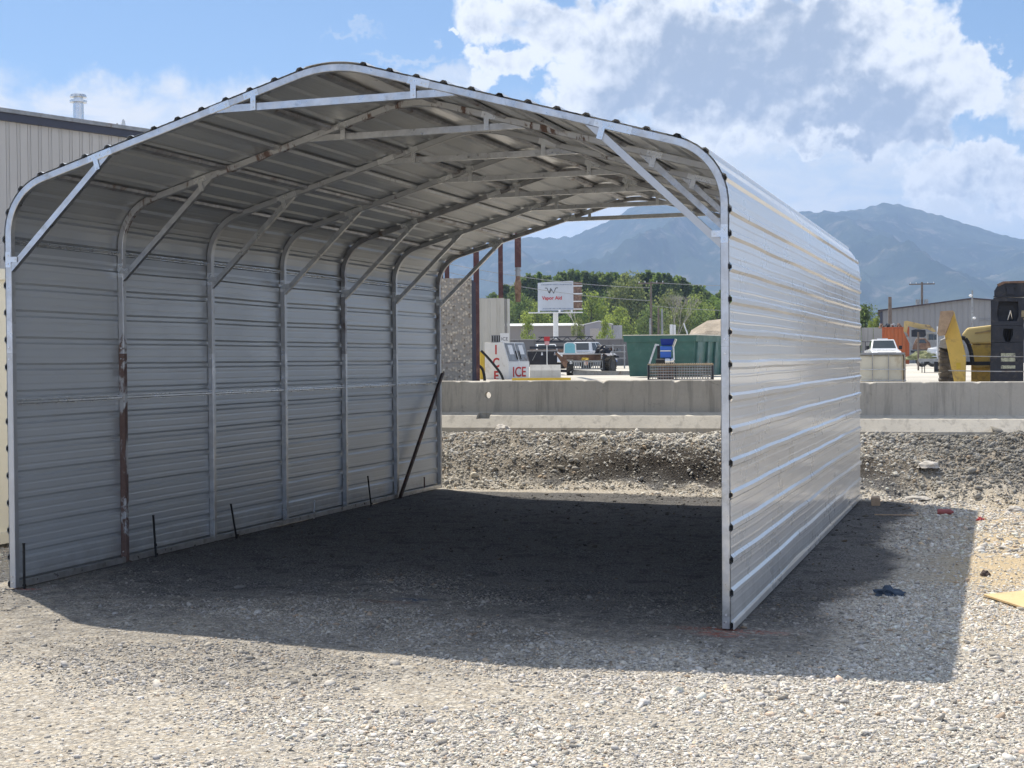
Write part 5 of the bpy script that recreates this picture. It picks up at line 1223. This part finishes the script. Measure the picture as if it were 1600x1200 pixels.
v = 66; small('white_van_panel', 'pale grey steel cabinet left of the yellow machine', 'cabinet', [('cabinet', M['white'], lambda m: m.b2((0, 0, 0), (mm(13, v), .8, zat(510, 1470, v)-YZ))), ('door', M['grey_steel'], lambda m: m.b2((mm(1.5, v), -.02, .1), (mm(11, v), -.004, zat(514, 1470, v)-YZ)))], 1464, v, YZ)
# ---- telehandler ----
v = 33; tel = yard('telehandler', 1560, v, 'yellow machine with black boom head and dusty lugged tyre at the right edge', 'telehandler', None, 0, 1.02)
X = lambda px: mm(px-1560, v); Z = lambda py: zat(py, 1560, v)-1.02
# boom head (black), hollow with two openings
def ring_plate(mb, outer_, inner_, y0, y1):
    n_ = len(outer_); vs = [(x, y0, z) for x, z in outer_]+[(x, y0, z) for x, z in inner_]+[(x, y1, z) for x, z in outer_]+[(x, y1, z) for x, z in inner_]
    fs = []
    for i in range(n_):
        j = (i+1) % n_
        fs += [(i, j, n_+j, n_+i), (2*n_+i, 3*n_+i, 3*n_+j, 2*n_+j), (i, 2*n_+i, 2*n_+j, j), (n_+i, n_+j, 3*n_+j, 3*n_+i)]
    mb.add(vs, fs)
def resamp(poly, n_):
    L_ = [0]; P = poly+[poly[0]]
    for a_, b_ in zip(P[:-1], P[1:]): L_.append(L_[-1]+math.dist(a_, b_))
    out = []
    for i in range(n_):
        s = L_[-1]*i/n_; k_ = max(q for q in range(len(L_)-1) if L_[q] <= s); t = (s-L_[k_])/(L_[k_+1]-L_[k_]); out.append((P[k_][0]+(P[k_+1][0]-P[k_][0])*t, P[k_][1]+(P[k_+1][1]-P[k_][1])*t))
    return out
def oct_(x0, x1, z0, z1, c=.25): 
    dx, dz = (x1-x0)*c, (z1-z0)*c
    return [(x0, z0+dz), (x0+dx, z0), (x1-dx, z0), (x1, z0+dz), (x1, z1-dz), (x1-dx, z1), (x0+dx, z1), (x0, z1-dz)]
up_o = [(X(1549), Z(508)), (X(1598), Z(508)), (X(1598), Z(464)), (X(1551), Z(464)), (X(1549), Z(490))]
up_o = [(X(1550), Z(509)), (X(1597), Z(509)), (X(1600), Z(490)), (X(1600), Z(466)), (X(1553), Z(465)), (X(1549), Z(487))]
up_i = [(X(1561), Z(502)), (X(1587), Z(502)), (X(1590), Z(494)), (X(1589), Z(472)), (X(1561), Z(471)), (X(1558), Z(492))]
mb = MB(); ring_plate(mb, up_o, up_i, 0, .12)
low_o = [(X(1551), Z(535)), (X(1597), Z(535)), (X(1599), Z(522)), (X(1597), Z(509.2)), (X(1550), Z(509.2)), (X(1552), Z(522))]
low_i = [(X(1571), Z(534)), (X(1577), Z(534)), (X(1582), Z(524)), (X(1581), Z(514)), (X(1568), Z(514)), (X(1567), Z(524))]
ring_plate(mb, low_o, low_i, 0, .12)
mb.prism([(X(1548), Z(610)), (X(1597), Z(610)), (X(1597), Z(535.2)), (X(1551), Z(535.2)), (X(1548), Z(560))], 0, .12, 'y')
mb.prism([(X(1550), Z(612)), (X(1596), Z(612)), (X(1596), Z(466)), (X(1554), Z(466))], .42, .50, 'y')
for px in (1551, 1594): mb.b2((X(px)-.03, .125, Z(608)), (X(px)+.05, .415, Z(468)))
mb.build('boom_plate', M['machine_black'], tel, .012)
mb = MB(); mb.prism([(X(1554), Z(464.5)), (X(1554), Z(454)), (X(1560), Z(444)), (X(1570), Z(440)), (X(1612), Z(440)), (X(1612), Z(464.5))], .05, .55, 'y'); hd = mb.build('boom_head', M['machine_black'], tel, .03)
mb = MB(); mb.prism([(X(1558), Z(444.5)), (X(1567), Z(440)), (X(1612), Z(439.5)), (X(1612), Z(443)), (X(1570), Z(443)), (X(1560), Z(448))], .0, .048, 'y'); mb.build('worn_edge', M['rusty_steel'], hd)
mb = MB(); mb.b2((X(1553), -.04, Z(464.5)), (X(1600), .0-.003, Z(462.5))); mb.b2((X(1573), -.05, Z(461)), (X(1583), -.003+.03, Z(450))); mb.b2((X(1571), -.06, Z(450)), (X(1586), .02, Z(447))); mb.build('hinge', M['black_paint'], hd)
mb = MB(); mb.cyl((X(1574), .22, Z(500)), (X(1578), .2, Z(485)), .018, .018, 8); mb.cyl((X(1578), .2, Z(485)), (X(1581), .24, Z(500)), .018, .018, 8); mb.build('hydraulic_line', M['chrome'], tel)
for dx in (0, 5): mb = MB(); mb.cyl((X(1571+dx), .2, Z(533)), (X(1571.5+dx), .2, Z(515)), .022, .022, 8); mb.build('hydraulic_line', M['black'], tel)
mb = MB(); mb.b2((X(1564), -.006, Z(565)), (X(1585), -.002, Z(559))); mb.b2((X(1564), -.006, Z(558)), (X(1585), -.002, Z(552))); mb.b2((X(1564), -.006, Z(576)), (X(1585), -.002, Z(571))); mb.build('decal', mat('worn pale decal', (.42, .42, .30), .6, 0, .3, 30, 0, dirt=(.08, .08, .08), dirt_amt=.5, dscale=14), tel)
mb = MB(); mb.b2((X(1601), .1, Z(600)), (X(1640), .5, Z(468))); mb.build('right_mast', M['machine_black'], tel)
for zc_, px, m_ in ((486, 1603, 'brass'), (492, 1608, 'brass'), (505, 1603, 'brass')):
    pass
mb = MB(); mb.b2((X(1594), -.06, Z(496)), (X(1606), -.004, Z(486))); mb.cyl((X(1597), -.1, Z(500)), (X(1606), -.1, Z(492)), .03, .03, 8); mb.build('valve_block', mat('dusty brass fittings', (.30, .24, .14), .6, .3, .3, 20), tel)
# yellow hood behind
mb = MB(); y0_ = 1.3
hood = [(X(1503), Z(522)), (X(1512), Z(510)), (X(1550), Z(506)), (X(1590), Z(506)), (X(1590), Z(535)), (X(1518), Z(537)), (X(1512), Z(530))]
mb.prism(hood, y0_, y0_+2.2, 'y'); ho = mb.build('hood', M['pale_yellow'], tel, .05)
mb = MB(); mb.prism([(X(1524), Z(518)), (X(1550), Z(513.5)), (X(1556), Z(516)), (X(1524), Z(520))], y0_-.02, y0_-.002, 'y'); mb.build('vent_slot', mat('tan slot', (.38, .27, .13), .7), ho)
mb = MB(); mb.b2((X(1518), y0_+.05, Z(600)), (X(1590), y0_+2.1, Z(537)-.004)); mb.build('body_side', M['machine_yellow'], tel, .02)
mb = MB(); mb.prism([(X(1520), Z(572)), (X(1523), Z(569.5)), (X(1546), Z(569)), (X(1546), Z(573)), (X(1526), Z(574.5))], y0_-.3, y0_+.04, 'y'); mb.build('step', M['pale_yellow'], tel)
mb = MB(); mb.b2((X(1505), .9, Z(571)), (X(1550), 1.2, Z(565))); mb.build('axle_beam', M['black_paint'], tel)
# bracket arm: tilted yellow plate with rusty cap
mb = MB(); mb.prism([(X(1480), Z(523)), (X(1494), Z(485)), (X(1504), Z(523)), (X(1512), Z(556)), (X(1511), Z(606)), (X(1496), Z(606))], -.1, .25, 'y'); ar = mb.build('side_arm', M['machine_yellow'], tel, .01)
mb = MB(); mb.prism([(X(1470), Z(521)), (X(1475), Z(486)), (X(1493.6), Z(485)), (X(1494), Z(489)), (X(1481.5), Z(523)), (X(1473), Z(524))], -.55, -.104, 'y'); mb.build('end_cap', mat('tan worn steel', (.36, .25, .16), .7, 0, .2, 8, .1, dirt=(.25, .16, .10), dirt_amt=.4), ar)
mb = MB(); mb.box((X(1501), -.115, Z(571)), (.10, .02, .14)); mb.build('lug_plate', M['yellow'], ar)
# tyre and fender
tx, tz, tr_ = X(1486), Z(574), mm(33, v)
mb = MB(); mb.cyl((tx-.24, .9, tz), (tx+.24, .9, tz), tr_*.9, tr_*.9, 30)
mb2 = MB()
rt = yard('dusty_wheel', 1497, v, '', '', None, R_(0), 1.02) if False else None
n_ = 20
for i in range(n_):
    for s in (-1, 1):
        a_ = 2*math.pi*(i+(.5 if s > 0 else 0))/n_; c_, s_ = math.cos(a_), math.sin(a_)
        mb.box((tx+s*.12, .9+c_*tr_*.93, tz+s_*tr_*.93), (.27, .075, .075), Matrix.Rotation(a_, 3, 'X') @ Matrix.Rotation(s*.5, 3, 'Z'))
wh_ = mb.build('wheel', M['tyre_dusty'], tel)
mb = MB(); mb.cyl((tx-.25, .9, tz), (tx-.2, .9, tz), tr_*.55, tr_*.55, 20); mb.cyl((tx+.2, .9, tz), (tx+.25, .9, tz), tr_*.55, tr_*.55, 20); mb.build('rim', M['machine_yellow'], wh_)
mb = MB(); mb.prism([(X(1469), Z(541)), (X(1472), Z(530)), (X(1482), Z(526)), (X(1497), Z(528)), (X(1508), Z(538)), (X(1508), Z(545)), (X(1496), Z(541)), (X(1480), Z(544))], .35, 1.35, 'y'); mb.build('fender', M['grey_steel'], tel, .02)
pts = [(X(1504), .55, Z(526)), (X(1510), .55, Z(528)), (X(1515), .55, Z(536)), (X(1519), .55, Z(550)), (X(1521), .55, Z(566))]
mb = MB(); mb.tube([Vector(p) for p in pts], .05, 8); mb.build('hose_bundle', M['black'], tel)
cable('guy_wire', wp(1505, 556, 28), wp(1640, 557, 28), .01, 'upper thin wire stretched before the black boom', .008)
cable('guy_wire', wp(1482, 579, 28), wp(1640, 580, 28), .01, 'lower dark wire stretched before the black boom', .010)
# ================= trees =================
def leafmat(name, col, var=.45, scale=.9):
    m_, t, b = newmat(name); P = t.n('ShaderNodeTexCoord').outputs['Object']
    A = t.n('ShaderNodeAttribute', attribute_name='leaftone').outputs['Fac']
    c = t.mix(A, tuple(x*(1-var) for x in col), tuple(x*(1+var) for x in col))
    t.t.links.new(c, b.inputs['Base Color']); b.inputs['Roughness'].default_value = .6; b.inputs['Specular IOR Level'].default_value = .2
    tr = t.n('ShaderNodeBsdfTranslucent'); t.t.links.new(t.mix(1.0, c, (1.25, 1.25, .7), 'MULTIPLY'), tr.inputs[0])
    mx = t.n('ShaderNodeMixShader', inp={0: .45, 1: b.outputs[0], 2: tr.outputs[0]}); out = [n_ for n_ in m_.node_tree.nodes if n_.type == 'OUTPUT_MATERIAL'][0]; t.t.links.new(mx.outputs[0], out.inputs[0])
    return m_
LM = [leafmat('dark poplar leaves', (.15, .205, .085)), leafmat('mid green leaves', (.16, .23, .08)), leafmat('yellow green leaves', (.26, .32, .10)), leafmat('olive grey leaves', (.19, .22, .11))]
def crown(kind, H, R, n, m_, parent, name='crown'):
    g = rng
    if kind == 'poplar': K = 95
    else: K = 34
    cl = []
    for i in range(K):
        t = g.random()**.8
        if kind == 'poplar': rad = R*(math.sin(math.pi*min(1, (t*.86+.10)))**.40)*(1-.22*t); z = H*(.10+.86*t)
        else:
            z = H*(.22+.70*t); rad = R*math.sqrt(max(.03, 1-(2*t-.85)**2*.75))
        a_ = g.uniform(0, 6.283); q = math.sqrt(g.random())*.85
        cl.append((rad*q*math.cos(a_), rad*q*math.sin(a_), z, R*(g.uniform(.16, .34) if kind == 'poplar' else g.uniform(.20, .46)), g.uniform(-.35, .35)))
    cl = np.array(cl); idx = g.integers(0, K, n); d = g.normal(0, 1, (n, 3)); d /= np.linalg.norm(d, axis=1)[:, None]
    rr_ = g.random(n)**.35
    P = cl[idx, :3]+d*(cl[idx, 3]*rr_)[:, None]*np.array([1, 1, 1.4 if kind == 'poplar' else .85])
    s = g.uniform(.5, 1.3, n)*H*.016*(1.0 if n > 2500 else 1.25)
    a = g.normal(0, 1, (n, 3)); a /= np.linalg.norm(a, axis=1)[:, None]; b = np.cross(a, g.normal(0, 1, (n, 3))); b /= np.linalg.norm(b, axis=1)[:, None]
    V_ = np.stack([P-a*s[:, None]-b*s[:, None]*.6, P+a*s[:, None]-b*s[:, None]*.6, P+a*s[:, None]*.7+b*s[:, None]*.8, P-a*s[:, None]*.7+b*s[:, None]*.7], 1).reshape(-1, 3)
    me = bpy.data.meshes.new(name); me.from_pydata(V_.tolist(), [], (np.arange(n*4).reshape(n, 4)).tolist())
    tn_ = np.clip(.5+cl[idx, 4]+g.uniform(-.35, .35, n), 0, 1)
    me.attributes.new('leaftone', 'FLOAT', 'POINT').data.foreach_set('value', np.repeat(tn_, 4)); me.materials.append(m_)
    o = bpy.data.objects.new(name, me); C.objects.link(o); o.parent = parent; return o
M['bark'] = mat('grey brown bark', (.10, .08, .065), .9, 0, .3, 2, .3)
def tree_mesh(kind, H, R, n, m_):
    r = empty('poplar_tree' if kind == 'poplar' else 'broadleaf_tree', (0, 0, -500))
    crown(kind, H, R, n, m_, r)
    mb = MB(); mb.cyl((0, 0, -.3), (0, 0, H*.35), H*.022, H*.015, 8, False); mb.cyl((0, 0, H*.35), (.1, 0, H*.8), H*.015, H*.004, 7, False)
    for i in range(7):
        a_ = i*2.4; z = H*(.2+.07*i); mb.cyl((0, 0, z), (math.cos(a_)*R*.6, math.sin(a_)*R*.6, z+H*.14), H*.008, H*.003, 5, False)
    mb.build('trunk', M['bark'], r); return r
protoP = [tree_mesh('poplar', 20, 2.6, 5200, LM[0]) for _ in range(4)]+[tree_mesh('poplar', 20, 3.0, 3600, LM[1])]
protoB = [tree_mesh('round', 10, 4.6, 3400, LM[1]), tree_mesh('round', 10, 4.2, 3400, LM[2]), tree_mesh('round', 10, 4.8, 3400, LM[3]), tree_mesh('round', 10, 4.4, 3400, LM[0])]
used = set()
def plant(proto, px, py, v, wpx, label, group=None, baseH=10, baseR=4.6, z=YZ, name=None):
    k_ = id(proto); o = proto if k_ not in used else copy_tree(proto); used.add(k_)
    h = zat(py, px, v)-z; s = h/(baseH*.97); w2 = mm(wpx, v)/2/baseR
    o.location = W(lat(px, v), v, z); o.scale = (w2, w2, s); o.rotation_euler = (0, 0, random.uniform(0, 6.28))
    tag(o, label, 'tree', group); return o
ZONES = [(815, 'leftmost poplar of the dark row, behind the hanging pipe'), (838, 'dark poplar of the row just left of the billboard'), (905, 'dark poplar of the row rising behind the billboard'), (960, 'dark poplar of the row right of the billboard'), (1008, 'dark poplar of the row behind the big yellow green tree'), (1050, 'dark poplar of the row behind the tall crossarm pole'), (1095, 'dark poplar of the row between the bare tree and the carport post'), (9999, 'dark poplar at the right end of the row beside the carport post')]
def zone(x): return [l for a, l in ZONES if x < a][0]
gP = 'dark poplars in the row beyond the yard'; lP = 'dark green poplar in the long row below the mountain'
x = 792
tops = {800: 450, 820: 437, 840: 432, 860: 433, 880: 430, 900: 428, 920: 428, 940: 429, 960: 432, 980: 434, 1000: 432, 1020: 430, 1040: 433, 1060: 436, 1080: 446, 1100: 456, 1120: 462, 1140: 458, 1160: 455}
def topy(px): ks = sorted(tops); px = min(max(px, ks[0]), ks[-1]-1); a_ = max(k_ for k_ in ks if k_ <= px); return tops[a_]+(tops[a_+20]-tops[a_])*(px-a_)/20
i = 0
while x < 1165:
    plant(protoP[i % 5], x, topy(x)+random.uniform(-5, 0), 300+random.uniform(-8, 8), random.uniform(32, 42), zone(x), gP, 20, 2.7); x += random.uniform(10, 15); i += 1
x = 770
while x < 1170:
    plant(protoP[(i+1) % 5], x, topy(x)+random.uniform(4, 16), 325+random.uniform(-8, 8), random.uniform(24, 32), zone(x)+', rear rank', gP, 20, 2.7); x += random.uniform(13, 19); i += 1
plant(tree_mesh('poplar', 20, 2.6, 3600, LM[0]), 893, 426, 285, 22, 'tall dark poplar rising just right of the billboard frame', None, 20, 2.7)
big = [(985, 446, 268, 72, 2, 'big yellow green broad tree left of the tall crossarm pole'), (925, 470, 262, 62, 1, 'round mid green tree right of the billboard'), (955, 462, 272, 56, 0, 'rounded green tree between the billboard and the big yellow green tree'), (840, 485, 255, 50, 1, 'bright green bushy tree left of the billboard pole'), (812, 470, 262, 50, 3, 'dark bushy tree beside the hanging pipe'), (895, 486, 255, 44, 0, 'green bushy tree right of the billboard pole'),
       (1052, 470, 262, 60, 2, 'olive tree behind the paired short poles'), (1088, 474, 258, 56, 1, 'sunlit green tree above the dumpster'), (1122, 470, 262, 56, 0, 'green tree beside the carport right post'), (1160, 468, 262, 60, 3, 'dark tree hidden behind the white carport wall'), (1020, 488, 252, 52, 3, 'dark green tree behind the tall pole foot'), (1062, 494, 245, 46, 2, 'grey green bushy tree behind the white pipes'), (968, 492, 246, 50, 1, 'low green bush tree above the end of the low building'), (1105, 496, 244, 50, 3, 'dark low tree above the dumpster corner'), (1140, 500, 243, 44, 1, 'low green tree beside the dirt pile')]
for px, py, v, w_, k_, lab in big: plant(protoB[k_], px, py-9, v, w_*1.25, lab, None, 10, 4.5)
for px, py, w_, lab in ((826, 495, 26, 'small tree left of the billboard pole in front of the low building'), (903, 497, 26, 'small dark tree right of the billboard pole in front of the low building'), (945, 500, 32, 'small yellowish tree in front of the low building gable')):
    plant(tree_mesh('round', 10, 4.2, 2200, LM[2] if px != 903 else LM[3]), px, py, 190, w_, lab, None, 10, 4.4)
plant(tree_mesh('round', 10, 4.6, 4200, LM[0]), 1352, 479, 150, 62, 'dense green tree between the carport and the grey building', None, 10, 4.6)
plant(tree_mesh('round', 10, 4.6, 3400, LM[2]), 1368, 497, 143, 34, 'lighter green bush in front of the dense tree by the grey building', None, 10, 4.6)
# bare tree beside the billboard and a half bare one over the dumpster
def bare(px, py, v, label):
    o = yard('bare_tree', px, v, label, 'tree'); h = zat(py, px, v)-YZ; mb = MB(); rs = random.Random(px)
    def br(p, d, L, r_, k_):
        q = p+d*L; mb.cyl(p, q, r_, r_*.65, 5, False)
        if k_ == 0: return
        for _ in range(3): br(q, (d+Vector((rs.uniform(-.55, .55), rs.uniform(-.55, .55), rs.uniform(.0, .3)))).normalized(), L*.72, r_*.62, k_-1)
    br(Vector((0, 0, 0)), Vector((0, 0, 1)), h*.32, .11, 5); mb.build('trunk', mat('bleached bark', (.34, .31, .28), .9), o)
bare(906, 434, 240, 'leafless grey tree just right of the billboard'); bare(1058, 455, 240, 'bleached half bare tree right of the tall crossarm pole')
# ================= mountains =================
ridge = [(-2600, 470), (-1400, 440), (-600, 430), (0, 420), (400, 405), (600, 395), (735, 385), (780, 377), (828, 370), (866, 371), (894, 369), (919, 359), (950, 347), (975, 333), (997, 322), (1044, 319), (1080, 312), (1120, 318), (1170, 330), (1220, 336), (1256, 333), (1268, 333), (1279, 337), (1286, 332), (1318, 333), (1342, 327), (1361, 323), (1380, 317), (1410, 321), (1440, 329), (1460, 335), (1500, 346), (1560, 366), (1600, 376), (1700, 392), (1900, 405), (2300, 430), (2900, 450), (3800, 500)]
def ry(px):
    for (a_, ya), (b_, yb) in zip(ridge[:-1], ridge[1:]):
        if a_ <= px <= b_: return ya+(yb-ya)*(px-a_)/(b_-a_)
    return 560
vr0, vr1 = 3200, 6400
cols = np.concatenate([np.linspace(-2550, 500, 60), np.linspace(520, 1700, 330), np.linspace(1720, 3750, 50)]); rows = 130
vs, fs = [], []
for j in range(rows):
    t = j/(rows-1)
    for px in cols:
        v = vr0+(vr1-vr0)*t if t < .86 else vr1*.954+(t-.86)*5000
        k_ = (px-800)/FPX; u = k_*v
        hr = zat(ry(px), px, 6000)-YZ
        tt = min(1, t/.86); base = hr*(tt**1.35)
        n1_ = noise.hetero_terrain(Vector((u*.0011, v*.0007, 1.2)), .9, 2.1, 6, .7)*.5
        rg = 1-abs(noise.noise(Vector((u*.0016+3, v*.0006, 4))))*2; rg2 = 1-abs(noise.noise(Vector((u*.005, v*.0022, 7))))*2
        rg3 = 1-abs(noise.noise(Vector((u*.016, v*.008, 9))))*2
        env = math.sin(math.pi*min(1, tt))**.8
        h = base+env*hr*(.24*(rg-.3)+.09*(rg2-.4)+.03*(rg3-.4))
        if t > .86: h = hr*(1-(t-.86)*3.5)
        h += 9*noise.noise(Vector((px*.09, 3, j*.5))) * (tt**3)
        p = W(u, v); vs.append((p.x, p.y, max(-20, YZ+h if t > 0 else -20)))
nc = len(cols)
for j in range(rows-1):
    for i in range(nc-1): a_ = j*nc+i; fs.append((a_, a_+1, a_+nc+1, a_+nc))
me = bpy.data.meshes.new('mountains'); me.from_pydata(vs, [], fs); me.polygons.foreach_set('use_smooth', [True]*len(fs))
mo = bpy.data.objects.new('mountains', me); C.objects.link(mo); tag(mo, 'hazy blue mountain range behind the yard', kind='structure')
m_, t, b = newmat('forested mountain slopes'); P = t.n('ShaderNodeTexCoord').outputs['Object']
n0 = t.noise(t.v('MULTIPLY', P, (1, 1, 1)), .0016, 9, .68, .6); n2 = t.noise(P, .009, 8, .7, .4)
c = t.mix(t.ss(n0, .42, .62), (.012, .026, .018), (.045, .062, .045)); c = t.mix(t.ss(n2, .52, .66), c, (.13, .12, .10))
t.t.links.new(c, b.inputs['Base Color']); b.inputs['Roughness'].default_value = 1; b.inputs['Specular IOR Level'].default_value = 0
bn = t.n('ShaderNodeBump', inp={'Height': n2, 'Strength': .6, 'Distance': 18.0}); t.t.links.new(bn.outputs[0], b.inputs['Normal'])
me.materials.append(m_)
# ================= haze =================
mb = MB(); mb.box((0, 0, 0), (17000, 17000, 820)); hz = mb.build('haze', [], None); hz.location = (CAM.x, CAM.y, 820/2-24)
tag(hz, 'thin blue summer haze over the valley', kind='stuff')
hm = bpy.data.materials.new('haze'); hm.use_nodes = True; hm.node_tree.nodes.clear(); t = NT(hm.node_tree)
pv = t.n('ShaderNodeVolumePrincipled', inp={'Color': (.46, .64, 1.0, 1), 'Density': 1.38e-4, 'Anisotropy': .2})
t.n('ShaderNodeOutputMaterial', inp={1: pv.outputs[0]}); hz.data.materials.append(hm)
